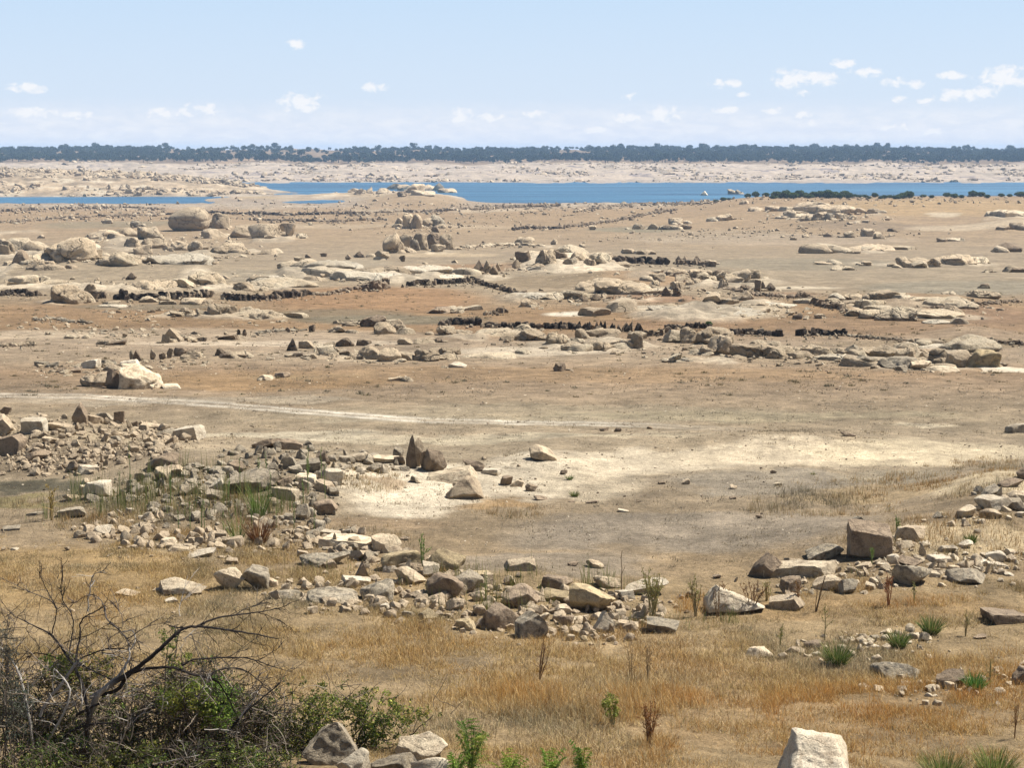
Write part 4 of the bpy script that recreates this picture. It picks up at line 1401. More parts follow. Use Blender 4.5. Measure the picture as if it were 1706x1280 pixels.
tuft(1624, 1150, 40, 36, 380, [(.07, .17, .03), (.11, .25, .05), (.17, .32, .07)], [3, 4, 3], 'bright green grass tuft beside the brown lump of rock', 44)
tuft(1572, 1305, 90, 62, 800, [(.10, .16, .03), (.16, .24, .05), (.26, .28, .09), (.45, .34, .15)], [3, 4, 3, 2], 'big green rush clump at the bottom edge, left of a pair', 45)
tuft(1655, 1300, 80, 66, 700, [(.10, .16, .03), (.16, .24, .05), (.26, .28, .09), (.45, .34, .15)], [3, 4, 3, 2], 'big green rush clump at the bottom edge, right of a pair', 46)
tuft(432, 905, 46, 54, 190, [(.20, .085, .035), (.25, .12, .05), (.14, .065, .03), (.34, .23, .11)], [4, 3, 3, 1], 'rusty red dead dock plant below the green reeds', 47, .22, 'dead plant', 'dock_plant')
tuft(430, 860, 46, 70, 90, [(.13, .2, .04), (.2, .27, .07)], [1, 1], 'tall bright green reed clump behind the rusty plant', 48, .08)
tuft(395, 905, 30, 60, 50, [(.13, .2, .04), (.2, .27, .07)], [1, 1], 'green reed clump left of the rusty plant', 49, .08)
tuft(1618, 905, 24, 20, 160, RUSH, [4, 4, 2, 2], 'small dark tuft on the pale slope right of the square block', 50)
tuft(1355, 792, 10, 8, 40, RUSH, [4, 4, 2, 2], 'tiny tuft on the edge of the pale sand', 51)
tuft(949, 800, 16, 12, 70, RUSH, [4, 4, 2, 2], 'small green tuft on the white sand', 52)
tuft(957, 828, 20, 14, 90, RUSH, [4, 4, 2, 2], 'lower small green tuft on the white sand', 53)

# ---- branching weeds and shrubs
def tube(pts, rad, sides=5):
    pts = np.array(pts, float); n = len(pts); rad = np.array(rad, float)
    T = np.gradient(pts, axis=0); T /= np.linalg.norm(T, axis=1)[:, None] + 1e-9
    up = np.array([0.13, .95, .28]); A = np.cross(T, up); A /= np.linalg.norm(A, axis=1)[:, None] + 1e-9; B = np.cross(T, A)
    ang = np.arange(sides) * 2 * math.pi / sides
    V = (pts[:, None] + rad[:, None, None] * (np.cos(ang)[None, :, None] * A[:, None] + np.sin(ang)[None, :, None] * B[:, None])).reshape(-1, 3)
    Fc = []
    for i in range(n - 1):
        for j in range(sides):
            a, b_ = i * sides + j, i * sides + (j + 1) % sides; Fc += [[a, b_, b_ + sides], [a, b_ + sides, a + sides]]
    return V, np.array(Fc)
class Geo:
    def __init__(s): s.V, s.F, s.C, s.n = [], [], [], 0
    def add(s, V, Fc, c):
        s.V.append(V); s.F.append(Fc + s.n); c = np.array(c, float)
        s.C.append(np.tile(c, (len(V), 1)) if c.ndim == 1 else c); s.n += len(V)
    def build(s, name, mat, parent=None, origin=(0, 0, 0)):
        o = link(name, mesh_np(name, np.concatenate(s.V) - np.array(origin), np.concatenate(s.F), np.concatenate(s.C)), mat, parent); return o
def leaves(P, size, C, rg):
    n = len(P); a = rg.normal(0, 1, (n, 3)); a /= np.linalg.norm(a, axis=1)[:, None]; b_ = rg.normal(0, 1, (n, 3)); b_ = np.cross(a, b_); b_ /= np.linalg.norm(b_, axis=1)[:, None]
    s = (size * rg.uniform(.6, 1.3, n))[:, None]
    V = np.stack([P - a * s, P + b_ * s * .55, P + a * s, P - b_ * s * .55], 1).reshape(-1, 3)
    i = np.arange(n)[:, None] * 4
    return V, np.concatenate([i + [0, 1, 2], i + [0, 2, 3]]), np.repeat(C, 4, 0)

def weed(px, py, w, h, nst, nleaf, stemc, leafc, label, seed, name='weed', cat='weed', leafsz=2.2, branch=3, thick=.9, lean=0, zone=(.45, 1.0), base_w=.15, group=None):
    """a plant: stems rising from one foot, side twigs, leaves or seed heads along the upper part"""
    rg = np.random.default_rng(seed); p = at(px, py); mpp = p[1] / F; H = h * mpp; Wm = w * mpp
    st, lf = Geo(), Geo(); tips = []
    for k in range(nst):
        a = rg.uniform(0, 6.283); sp = rg.uniform(.1, .5) * Wm if nst > 1 else .0
        top = np.array([math.cos(a) * sp + lean * mpp, math.sin(a) * sp, H * rg.uniform(.7, 1.0) if nst > 1 else H])
        foot = np.array([rg.normal(0, base_w * Wm * .3), rg.normal(0, base_w * Wm * .3), -.03])
        t = np.linspace(0, 1, 6)[:, None]
        pts = foot + (top - foot) * t + np.array([0, 0, 1]) * (t * (1 - t)) * sp * .6 + rg.normal(0, .012, (6, 3)) * H * t
        r = thick * mpp * np.linspace(1, .45, 6); V, Fc = tube(pts, r, 4); st.add(V, Fc, np.array(stemc) * rg.uniform(.8, 1.2))
        tips.append((pts, 1.0))
        for j in range(branch):
            tt = rg.uniform(.3, .9); i0 = min(int(tt * 5), 4); q = pts[i0] + (pts[i0 + 1] - pts[i0]) * (tt * 5 - i0)
            L2 = H * rg.uniform(.1, .32) * (1.2 - tt * .4); d = np.array([rg.normal(0, .6), rg.normal(0, .6), rg.uniform(.5, 1.2)]); d /= np.linalg.norm(d)
            bp_ = q + d * L2 * np.linspace(0, 1, 4)[:, None] + rg.normal(0, .03, (4, 3)) * L2; V, Fc = tube(bp_, thick * mpp * .5 * np.linspace(1, .6, 4), 3)
            st.add(V, Fc, np.array(stemc) * rg.uniform(.8, 1.2)); tips.append((bp_, .6))
    root = empty(name, p); tag(root, label, cat, group)
    st.build('stem', BARKM, root)
    if nleaf:
        wts = np.array([t[1] for t in tips]); wts /= wts.sum(); ch = rg.choice(len(tips), nleaf, p=wts)
        P = []
        for c_ in ch:
            pts = tips[c_][0]; t = rg.uniform(zone[0], zone[1]) * (len(pts) - 1) * .999; i0 = int(t); P.append(pts[i0] + (pts[i0 + 1] - pts[i0]) * (t - i0))
        P = np.array(P) + rg.normal(0, 1, (nleaf, 3)) * leafsz * mpp * .9
        C = pick(rg, nleaf, leafc, [1] * len(leafc))
        V, Fc, CC = leaves(P, leafsz * mpp, C, rg); lf.add(V, Fc, CC); lf.build('foliage', LEAFM, root)
    return root
YG = [(.30, .27, .08), (.22, .24, .07), (.38, .30, .11)]; BR = [(.24, .14, .06), (.30, .19, .09), (.17, .10, .05)]; GR = [(.12, .20, .045), (.18, .27, .06), (.24, .30, .08)]
weed(1088, 1030, 62, 88, 16, 900, (.26, .22, .10), YG, 'yellow-green bushy weed in front of the white block', 61, leafsz=1.5)
weed(1160, 1028, 34, 70, 7, 300, (.24, .19, .10), YG, 'thin olive weed left of the large white wedge rock', 62, leafsz=1.5)
weed(1195, 1030, 20, 62, 4, 90, (.20, .13, .07), BR, 'bare brown stalks against the large white wedge rock', 63, leafsz=1.4)
weed(1252, 1022, 60, 56, 9, 330, (.22, .13, .07), BR, 'reddish-brown weed over the right side of the white wedge rock', 64, leafsz=1.5)
weed(1276, 1002, 20, 40, 4, 110, (.25, .2, .08), YG, 'small olive weed behind the brown humped rock', 65, leafsz=1.4)
weed(898, 1135, 26, 80, 6, 60, (.16, .085, .045), BR, 'dark dry fan-shaped stalk standing alone in the near grass', 66, leafsz=1.0, lean=12, base_w=.02)
weed(1035, 990, 4, 78, 1, 25, (.13, .09, .05), BR, 'tall thin single dark stalk in the central row', 67, leafsz=1.0, branch=1, thick=1.0)
weed(1052, 1145, 14, 70, 2, 110, (.26, .19, .10), [(.36, .25, .12), (.28, .18, .09)], 'tall dry weed with feathery head, left of two', 68, leafsz=1.3)
weed(1080, 1135, 18, 66, 3, 140, (.26, .19, .10), [(.36, .25, .12), (.28, .18, .09)], 'tall dry weed with feathery head, right of two', 69, leafsz=1.3)
weed(1082, 1245, 34, 80, 14, 700, (.25, .13, .05), [(.30, .14, .05), (.36, .19, .07), (.24, .10, .04)], 'rust-red seeding plant in the orange grass', 70, leafsz=1.6)
weed(1022, 1212, 40, 58, 7, 420, (.20, .20, .08), [(.26, .30, .05), (.34, .38, .07), (.20, .22, .05)], 'yellow-green leafy sprig beside the rust-red plant', 71, leafsz=2.4, lean=-12)
weed(1374, 1068, 12, 64, 1, 70, (.17, .15, .06), YG, 'thin green weed just behind the nearest rush tuft', 72, leafsz=1.5, branch=6)
weed(1358, 1020, 20, 66, 3, 40, (.17, .11, .06), BR, 'bare brown forked stalk beside the grey block', 73, leafsz=1.0, lean=8)
weed(1481, 1012, 18, 62, 4, 260, (.28, .12, .05), [(.32, .13, .05), (.25, .10, .04)], 'narrow rust-coloured dock stalk left of the grey slab', 74, leafsz=1.4)
weed(1523, 1008, 14, 42, 2, 60, (.2, .2, .08), YG, 'slim yellow-green weed before the grey slab', 75, leafsz=1.4)
weed(1608, 1062, 16, 50, 3, 80, (.25, .2, .1), YG, 'pale slim weed behind the tuft farthest up', 76, leafsz=1.4)
weed(1300, 1078, 12, 46, 2, 80, (.25, .24, .1), YG, 'pale green weed above the two-toned rock', 77, leafsz=1.4)
weed(704, 948, 14, 60, 3, 160, (.16, .22, .07), GR, 'green weed growing between the two yellow blocks', 78, leafsz=1.5)
weed(809, 1000, 10, 52, 2, 50, (.16, .22, .07), GR, 'thin green stalk left of the big brown block', 79, leafsz=1.3)
weed(86, 868, 16, 66, 5, 200, (.32, .23, .08), [(.42, .30, .07), (.34, .25, .07)], 'yellow flowering weed by the dark mud patch', 80, leafsz=1.5)
weed(104, 975, 8, 50, 2, 10, (.12, .08, .05), BR, 'short dark stick in the straw at the left', 81, branch=2)
weed(66, 965, 12, 34, 2, 10, (.12, .08, .05), BR, 'short forked dark stick at the left edge of the straw', 82, branch=2)
weed(1650, 1140, 12, 50, 2, 50, (.22, .2, .09), YG, 'thin pale weed near the grass tuft at right', 83, leafsz=1.3)
weed(1690, 1232, 16, 70, 4, 110, (.24, .14, .06), BR, 'brown thicket stalk at the lower right edge', 84, leafsz=1.3)
weed(1205, 1020, 10, 50, 2, 30, (.2, .13, .07), BR, 'second bare stalk before the white wedge rock', 85)
weed(1330, 1012, 16, 50, 4, 60, (.26, .15, .07), BR, 'rusty stalk bundle at the brown cube-like stone', 86)
weed(1424, 905, 10, 30, 3, 60, (.15, .2, .06), GR, 'green weed at the left foot of the square block', 87, leafsz=1.3)
weed(1452, 940, 12, 30, 4, 80, (.15, .2, .06), GR, 'green weed at the front foot of the square block', 88, leafsz=1.3)
weed(1495, 893, 10, 36, 4, 80, (.18, .22, .07), GR, 'green weed right of the square block', 89, leafsz=1.3)
rs = np.random.default_rng(5)
for k in range(26):
    px, py = float(rs.uniform(200, 560)), float(rs.uniform(800, 900)); hh = float(rs.uniform(34, 74))
    weed(px, py, 5, hh, int(rs.integers(1, 3)), 26, (.17, .22, .07), GR, 'slim green reed stalk rising from the middle stones', 100 + k, 'reed_stalk', 'reed', 1.1, 0, .8, group='slim green reed stalks among the middle stones')

# ---- bracken at the bottom edge
def bracken(px, py, w, h, nf, label, seed, pal):
    rg = np.random.default_rng(seed); p = at(px, py); mpp = p[1] / F; root = empty('bracken', p); tag(root, label, 'fern', 'bright green bracken at the bottom edge')
    st, lf = Geo(), Geo()
    for k in range(int(nf * 1.8)):
        a = rg.uniform(0, 6.283); Lm = 1.35 * h * mpp * rg.uniform(.6, 1.1); sp = w * mpp * rg.uniform(.15, .5)
        t = np.linspace(0, 1, 9)[:, None]
        pts = np.array([math.cos(a), math.sin(a), 0]) * sp * t ** 1.4 + np.array([0, 0, 1]) * Lm * (t - .28 * t ** 3)
        V, Fc = tube(pts, 1.0 * mpp * np.linspace(1, .4, 9), 4); c = np.array(pal[rg.integers(len(pal))]) * rg.uniform(.8, 1.2); st.add(V, Fc, c * .8)
        d = np.array([-math.sin(a), math.cos(a), 0])
        for i in range(2, 9):
            for s in (-1, 1):
                Lp = Lm * .30 * (1.1 - i / 9.5)
                for j in range(7):
                    q = pts[i] + s * d * Lp * (j + .5) / 7 + np.array([math.cos(a), math.sin(a), -.2]) * Lp * .25 * j / 7
                    P = q + rg.normal(0, .18, (3, 3)) * Lp * .2
                    V, Fc, CC = leaves(P, 2.0 * mpp * (1 - j / 12) * np.ones(3), np.tile(c * rg.uniform(.8, 1.25), (3, 1)), rg); lf.add(V, Fc, CC)
    st.build('stem', BARKM, root); lf.build('frond', LEAFM, root)
FERN = [(.16, .26, .04), (.24, .34, .06), (.34, .38, .08), (.12, .19, .035)]
bracken(786, 1300, 70, 100, 9, 'tall bright fern, first of the row along the bottom edge', 1, FERN)
bracken(760, 1312, 50, 56, 6, 'low bracken touching the dome-shaped rock', 2, FERN)
bracken(850, 1312, 80, 62, 9, 'yellow-green bracken clump in the middle of the fern row', 3, [(.34, .38, .07), (.26, .34, .06)])
bracken(915, 1310, 60, 66, 7, 'green bracken clump right of the yellow-green one', 4, FERN)
bracken(970, 1305, 46, 70, 6, 'last bracken of the row, beside open orange grass', 5, FERN)

# ---- the dead tree with its tangle, lower left
ZX, ZY, ZS = 0.0, 940.0, 3.765
TD = 16.2
def tp(X, Y, off=0.0):
    px = ZX + X / ZS; py = ZY + Y / ZS
    d = TD + off + .45 * math.sin(X / 310.0 + 1.3) + .35 * math.sin(Y / 240.0 + X / 700)
    r = raydir(px, py); return CAM + r / r[1] * d
mz = TD / F / ZS
DARK = (.02, .016, .014); GREYB = (.30, .27, .235); MIDB = (.10, .082, .068)
BR_ = [
    ([(480, 1500), (520, 1180), (560, 960), (600, 830), (740, 730), (880, 640), (980, 560), (1080, 460), (1150, 400), (1250, 390), (1350, 405), (1480, 420), (1619, 445), (1740, 470)], 22, 3, DARK, 0),
    ([(1240, 390), (1330, 345), (1480, 320), (1619, 305), (1720, 285), (1800, 262)], 8, 1.6, DARK, 0),
    ([(1480, 320), (1530, 285), (1590, 262), (1620, 255)], 4, 1.2, DARK, 0), ([(1619, 305), (1700, 330), (1760, 360)], 3, 1, DARK, 0),
    ([(600, 830), (740, 800), (790, 710), (860, 670), (960, 650), (1100, 650), (1190, 690), (1290, 710), (1370, 740), (1430, 840), (1490, 960), (1500, 1010)], 15, 2.5, DARK, .1),
    ([(1140, 640), (1200, 600), (1380, 590), (1530, 585), (1619, 610), (1720, 650), (1840, 680)], 7, 1.5, DARK, .1),
    ([(1300, 700), (1380, 660), (1500, 650), (1570, 690), (1640, 745), (1700, 790)], 6, 1.3, DARK, .1),
    ([(1380, 590), (1450, 580), (1560, 500), (1619, 455)], 3, 1, DARK, .1), ([(1620, 610), (1700, 560), (1760, 520)], 3, 1, DARK, .1),
    ([(560, 960), (540, 870), (520, 760), (470, 650), (430, 590), (370, 500), (325, 445), (230, 395), (130, 350), (80, 320)], 13, 2, DARK, -.1),
    ([(325, 445), (335, 400), (360, 280), (310, 200), (260, 90), (230, 20)], 5, 1.4, DARK, -.1),
    ([(500, 640), (470, 600), (490, 520), (505, 440), (500, 370), (540, 325), (620, 290), (660, 262)], 9, 2, DARK, .05),
    ([(430, 590), (450, 450), (465, 380), (440, 290), (390, 230), (385, 130), (395, 0)], 6, 1.5, DARK, -.1),
    ([(360, 280), (320, 230), (200, 180), (110, 140), (0, 85)], 4, 1.4, MIDB, -.1),
    ([(655, 265), (660, 340), (740, 410), (800, 470), (812, 530)], 6, 3.5, MIDB, .05), ([(812, 530), (812, 590), (790, 640), (740, 710), (640, 790), (570, 840)], 5, 13, GREYB, .05),
    ([(550, 300), (560, 200), (570, 100), (600, 55), (660, 45)], 5, 1.6, GREYB, .05),
    ([(800, 470), (850, 440), (920, 390), (1000, 380), (1050, 362)], 4, 1.3, MIDB, .05), ([(770, 425), (830, 415), (850, 450), (845, 500), (815, 540)], 4, 3, GREYB, .05),
    ([(740, 410), (770, 400), (770, 330), (730, 270), (690, 235)], 3, 1.1, MIDB, .05), ([(655, 300), (640, 230), (590, 190), (540, 195), (430, 275)], 4, 1.2, MIDB, .05),
    ([(480, 610), (560, 570), (640, 540), (720, 530), (810, 537)], 6, 3, DARK, .15), ([(640, 555), (720, 570), (800, 600), (900, 620)], 4, 2, DARK, .15),
    ([(480, 610), (560, 660), (620, 690), (690, 720)], 5, 3, DARK, .15),
    ([(250, 960), (285, 880), (340, 810), (400, 740), (450, 660), (490, 610)], 10, 9, GREYB, -.15),
    ([(210, 1400), (205, 1110), (185, 980), (160, 860), (130, 700), (80, 610), (20, 540), (-20, 500)], 11, 4, GREYB, -.4),
    ([(40, 560), (35, 450), (60, 380)], 4, 1.5, MIDB, -.4), ([(20, 560), (15, 680), (5, 730)], 3, 2, GREYB, -.4), ([(160, 870), (240, 865), (330, 880), (470, 870)], 5, 3, GREYB, -.4),
    ([(260, 1230), (280, 1180), (320, 1080), (390, 960), (430, 860), (445, 790), (400, 720), (340, 660)], 9, 4, GREYB, -.5),
    ([(380, 1110), (430, 1060), (480, 1030), (600, 1000), (720, 1000)], 11, 4, DARK, -.5), ([(480, 950), (560, 905), (620, 880)], 11, 6, DARK, -.5),
    ([(1430, 1060), (1520, 950), (1619, 860), (1700, 800), (1760, 745)], 9, 3, DARK, -.3), ([(1500, 970), (1570, 880), (1630, 780), (1680, 700)], 5, 1.5, GREYB, -.3),
    ([(715, 1190), (790, 1060), (812, 960)], 4, 3, GREYB, -.7), ([(820, 1100), (840, 1030), (830, 990)], 3, 2, GREYB, -.7), ([(1240, 840), (1290, 760), (1255, 700)], 4, 3, GREYB, -.3),
    ([(1265, 880), (1320, 830), (1330, 770)], 3, 2, GREYB, -.3), ([(370, 1150), (440, 1080), (420, 1180), (430, 1290)], 5, 3, GREYB, -.7), ([(960, 1260), (1100, 1230), (1250, 1200)], 3, 2, GREYB, -.8),
    ([(1280, 1040), (1400, 1040), (1500, 1060)], 3, 2, GREYB, -.5), ([(1005, 940), (1025, 880), (1015, 820)], 3, 2, GREYB, -.5), ([(640, 850), (700, 835), (760, 810), (900, 780)], 3, 2, GREYB, -.5),
    ([(500, 920), (520, 870), (510, 820)], 6, 4, GREYB, -.6), ([(60, 800), (110, 790), (150, 830)], 5, 4, GREYB, -.5), ([(200, 760), (280, 690), (350, 620)], 4, 2, GREYB, -.5),
    ([(0, 910), (60, 940), (110, 990), (100, 1140)], 5, 3, DARK, -.5), ([(350, 590), (260, 560), (200, 560), (180, 600)], 5, 2, DARK, -.1), ([(1200, 440), (1230, 520), (1270, 650), (1280, 700)], 3, 2, MIDB, .1),
    ([(1120, 420), (1110, 500), (1100, 560)], 3, 2, DARK, .1), ([(1150, 470), (1200, 440), (1230, 405)], 3, 2, GREYB, .1), ([(1130, 330), (1120, 280), (1145, 200)], 3, 1.5, GREYB, .1),
    ([(400, 500), (470, 470), (560, 450), (640, 400), (700, 365)], 4, 1.5, DARK, 0), ([(380, 510), (300, 580), (280, 680)], 4, 2, DARK, 0), ([(1060, 390), (1110, 400), (1150, 400)], 4, 4, DARK, 0),
]
rg = np.random.default_rng(99)
base = tp(480, 1500); base[2] = ground(base[0], base[1])
root = empty('dead_tree', base); tag(root, 'leafless dead tree with black and silver-grey branches at the lower left', 'dead tree')
trunk, limbs, twigs = Geo(), Geo(), Geo(); twigsrc = []
for bi, (pts, r0, r1, c, off) in enumerate(BR_):
    P = np.array([tp(X, Y, off) for X, Y in pts])
    # resample smoothly
    t = np.linspace(0, len(P) - 1, (len(P) - 1) * 4 + 1); Q = np.stack([np.interp(t, range(len(P)), P[:, k]) for k in range(3)], 1)
    for _ in range(2): Q[1:-1] = (Q[:-2] + 2 * Q[1:-1] + Q[2:]) / 4
    Q[1:-1] += rg.normal(0, 1.5, (len(Q) - 2, 3)) * mz
    r = np.linspace(r0, r1 * 1.2, len(Q)) * mz * .95
    if bi == 0:
        Q[0, 2] = float(ground(Q[0, 0], Q[0, 1])) - .05; r[:6] *= 1.6
    V, Fc = tube(Q, r, 6)
    cc = np.tile(np.array(c, float), (len(V), 1)) * rg.uniform(.8, 1.25, (len(V), 1))
    if bi in (0,):
        f = np.exp(-((V[:, 0] - tp(640, 800)[0]) / .12) ** 2)[:, None]; cc = cc * (1 - f) + np.array(GREYB) * f
    (trunk if bi in (0, 4, 9) else limbs).add(V, Fc, cc); twigsrc.append((Q, c, len(pts)))
def twig(q, d, Lt, r, c, depth):
    n = 5; pts = [q]; dd = d.copy()
    for _ in range(n):
        dd = dd + rg.normal(0, .22, 3); dd /= np.linalg.norm(dd); pts.append(pts[-1] + dd * Lt / n)
    V, Fc = tube(np.array(pts), np.linspace(r, r * .5, n + 1), 3); twigs.add(V, Fc, np.array(c) * rg.uniform(.8, 1.3))
    if depth:
        for _ in range(rg.integers(1, 4)):
            i = rg.integers(1, n + 1); twig(pts[i], dd + rg.normal(0, .6, 3), Lt * .55, r * .7, c, depth - 1)
for Q, c, npt in twigsrc:
    for _ in range(int(npt * 1.8)):
        i = rg.integers(len(Q) // 4, len(Q)); i = min(i, len(Q) - 2)
        d = Q[i + 1] - Q[i - 1]; d /= np.linalg.norm(d) + 1e-9; d = d + rg.normal(0, .65, 3); d[1] *= .6
        twig(Q[i], d, rg.uniform(.07, .30), rg.uniform(1.8, 3.0) * mz, c if rg.random() < .45 else (DARK if rg.random() < .7 else MIDB), 1)
trunk.build('trunk', BARKM, root, base); limbs.build('branches', BARKM, root, base); twigs.build('twigs', BARKM, root, base)

def bushmass(label, blobs, nl, ntw, pal, wts, seed, foot, name='leafy_shrub', leafsz=2.6, twigc=((.10, .075, .055), (.20, .165, .13), (.05, .038, .03), (.07, .055, .04)), group=None, dist=None):
    """blobs: (photo col,row,rx,ry,weight) clouds of leaf sprays at the shrub's distance"""
    rg = np.random.default_rng(seed); p0 = at(*foot) if dist is None else None
    if dist is not None:
        r = raydir(*foot); p0 = CAM + r / r[1] * dist; p0[2] = float(ground(p0[0], p0[1]))
    D = p0[1]; mpp = D / F
    W = np.array([b[2] * b[3] * b[4] for b in blobs], float); W /= W.sum()
    st, lf = Geo(), Geo(); P = []; nsp = nl // 16
    ch = rg.choice(len(blobs), nsp, p=W)
    for c_ in ch:
        bx, by, rx, ry, _ = blobs[c_]
        v = rg.normal(0, 1, 3); v /= np.linalg.norm(v); v *= rg.random() ** (1 / 2.2)
        r = raydir(bx, by); ctr = CAM + r / r[1] * (D + .1)
        q = ctr + v * np.array([rx, min(rx, 90) * .9, ry]) * mpp
        g = float(ground(q[0], q[1]))
        if q[2] < g + .03: q[2] = g + .03 + rg.random() * .15
        d = rg.normal(0, 1, 3) + np.array([v[0], v[1], .4 + v[2]]); d /= np.linalg.norm(d); Ls = rg.uniform(9, 22) * mpp
        t = np.linspace(0, 1, 5)[:, None]; pts = q + d * Ls * (t - .5) + rg.normal(0, .03, (5, 3)) * Ls
        V, Fc = tube(pts, np.full(5, .45 * mpp), 3); st.add(V, Fc, np.array(twigc[rg.integers(len(twigc))]) * .8)
        tt = rg.random(16)[:, None]; P.append(q + d * Ls * (tt - .5) + rg.normal(0, 1, (16, 3)) * 2.4 * mpp)
    P = np.concatenate(P); C = pick(rg, len(P), pal, wts)
    cl = fbm(P[:, 0] * 3.2, P[:, 1] * 3.2, P[:, 2] * 3.2, 3)
    C = C * (1 + .9 * cl)[:, None]; C[:, 0] *= 1 + .5 * np.clip(fbm(P[:, 0] * 2, P[:, 1] * 2, P[:, 2] * 2 + 9, 2), -1, 1)
    V, Fc, CC = leaves(P, leafsz * mpp * np.ones(len(P)), np.clip(C, .008, .6), rg); lf.add(V, Fc, CC)
    for k in range(ntw):
        bx, by, rx, ry, _ = blobs[rg.choice(len(blobs), p=W)]
        px = bx + rg.uniform(-1, 1) * rx; py = by + rg.uniform(-1, 1.0) * ry
        r = raydir(px, py); q = CAM + r / r[1] * (D + rg.uniform(-.35, .35)); q[2] = max(q[2], float(ground(q[0], q[1])))
        d = np.array([rg.normal(0, .8), rg.normal(0, .4), rg.uniform(-.2, 1)]); d /= np.linalg.norm(d); Ls = rg.uniform(20, 75) * mpp
        n = 7; pts = [q]
        for _ in range(n): d = d + rg.normal(0, .16, 3); d /= np.linalg.norm(d); pts.append(pts[-1] + d * Ls / n)
        V, Fc = tube(np.array(pts), np.linspace(.75, .35, n + 1) * mpp, 3); st.add(V, Fc, np.array(twigc[rg.integers(len(twigc))]) * rg.uniform(.7, 1.3))
    # main stems from the foot
    for k in range(7):
        bx, by, rx, ry, _ = blobs[rg.integers(len(blobs))]; r = raydir(bx, by); q = CAM + r / r[1] * D
        f = np.array([p0[0] + (q[0] - p0[0]) * .5 + rg.normal(0, .1), D, 0]); f[2] = float(ground(f[0], f[1])) - .05
        t = np.linspace(0, 1, 7)[:, None]; pts = f + (q - f) * t + rg.normal(0, .02, (7, 3)); V, Fc = tube(pts, np.linspace(1.5, .6, 7) * mpp, 5); st.add(V, Fc, (.07, .055, .04))
    root = empty(name, p0); tag(root, label, 'shrub', group)
    st.build('stem', BARKM, root, p0); lf.build('foliage', LEAFM, root, p0)
OL = [(.06, .075, .02), (.11, .135, .03), (.18, .22, .045), (.33, .35, .07), (.08, .06, .04)]
bushmass('dense olive bramble tangle under the dead tree', [(60, 1230, 90, 60, 1), (160, 1240, 110, 70, 1), (290, 1240, 120, 75, 1), (390, 1250, 100, 60, 1), (100, 1130, 50, 34, .8), (30, 1170, 50, 50, .8), (300, 1160, 60, 45, .9), (375, 1170, 55, 45, .8), (210, 1180, 60, 40, .7), (150, 1120, 60, 40, .6), (330, 1130, 60, 34, .5), (430, 1200, 50, 50, .9)],
         44000, 2600, OL, [4, 4, 3, 1.5, 3], 201, (220, 1290), dist=16.9)
bushmass('grey-leaved sprigs at the left edge beside the dead tree', [(10, 1080, 26, 60, 1), (20, 1180, 40, 60, 1), (0, 1120, 20, 60, 1)], 3500, 90, [(.16, .17, .12), (.22, .23, .17), (.12, .12, .08)], [3, 2, 3], 202, (10, 1290), dist=15.6, leafsz=2.0)
bushmass('yellow-leaved bramble spray to the right of the dead tree', [(290, 1165, 40, 26, 1), (350, 1160, 50, 36, 1), (365, 1190, 40, 26, 1), (100, 1110, 36, 22, .8), (280, 1070, 30, 22, .25), (300, 1100, 36, 16, .4)], 7000, 60, [(.26, .30, .05), (.16, .22, .04), (.36, .36, .08)], [3, 4, 2], 203, (310, 1290), dist=16.4)
bushmass('arching green rose bush behind the pale grey rocks', [(530, 1190, 60, 30, 1), (500, 1222, 60, 30, 1), (460, 1248, 60, 34, 1), (420, 1225, 50, 30, .8), (620, 1165, 60, 14, .45), (590, 1185, 40, 26, .8), (618, 1222, 36, 44, 1), (668, 1195, 46, 24, .6), (560, 1160, 70, 16, .3), (510, 1150, 60, 16, .25), (720, 1190, 40, 14, .12), (670, 1240, 50, 20, .5), (540, 1235, 40, 30, .6)],
         13000, 150, [(.07, .11, .02), (.14, .19, .035), (.25, .29, .05), (.38, .37, .08)], [4, 4, 3, 1.5], 204, (570, 1310), dist=18.6)

bushmass('low leafy green growth along the bottom edge below the dead tree', [(90, 1262, 90, 26, 1), (230, 1265, 110, 24, 1), (380, 1262, 90, 26, 1), (460, 1270, 50, 18, .8)], 6500, 200, [(.06, .085, .02), (.12, .16, .03), (.26, .29, .06)], [4, 4, 2], 207, (260, 1290), dist=15.2, leafsz=2.4)
# ---- evergreen shrubs on the shore rise
rg = np.random.default_rng(3)
SH = []
for i in range(5):
    n = 1500; v = rg.normal(0, 1, (n, 3)); v /= np.linalg.norm(v, axis=1)[:, None]
    q = v * (.72 + .28 * fbm(v[:, 0] * 2 + i * 9, v[:, 1] * 2, v[:, 2] * 2, 3))[:, None] * rg.random((n, 1)) ** .22
    q = q * [.5, .5, .46]; q[:, 2] += .38; q = q[q[:, 2] > 0]
    C = pick(rg, len(q), [(.05, .08, .025), (.08, .125, .035), (.13, .18, .05)], [3, 4, 3])
    V, Fc, CC = leaves(q, .055 * np.ones(len(q)), C, rg); SH.append(mesh_np('foliage', V, Fc, CC)); SH[-1].materials.append(LEAFM)
tg = Geo()
for k in range(9):
    a = k * .7; V, Fc = tube(np.array([[0, 0, -.05], [.12 * math.cos(a), .12 * math.sin(a), .25], [.28 * math.cos(a), .28 * math.sin(a), .55]]), [.02, .014, .006], 4); tg.add(V, Fc, (.1, .08, .06))
SHT = mesh_np('stem', np.concatenate(tg.V), np.concatenate(tg.F), np.concatenate(tg.C)); SHT.materials.append(BARKM)
shr = [(1193, 326, 12), (1205, 326, 14), (1215, 326, 11), (1246, 326, 14), (1259, 327, 16), (1276, 328, 16)]
x_ = 1288.0
while x_ < 1515: shr.append((x_, 330 - .0 * x_ + rg.uniform(-1.5, 1.5), rg.uniform(12, 24))); x_ += rg.uniform(5, 11)
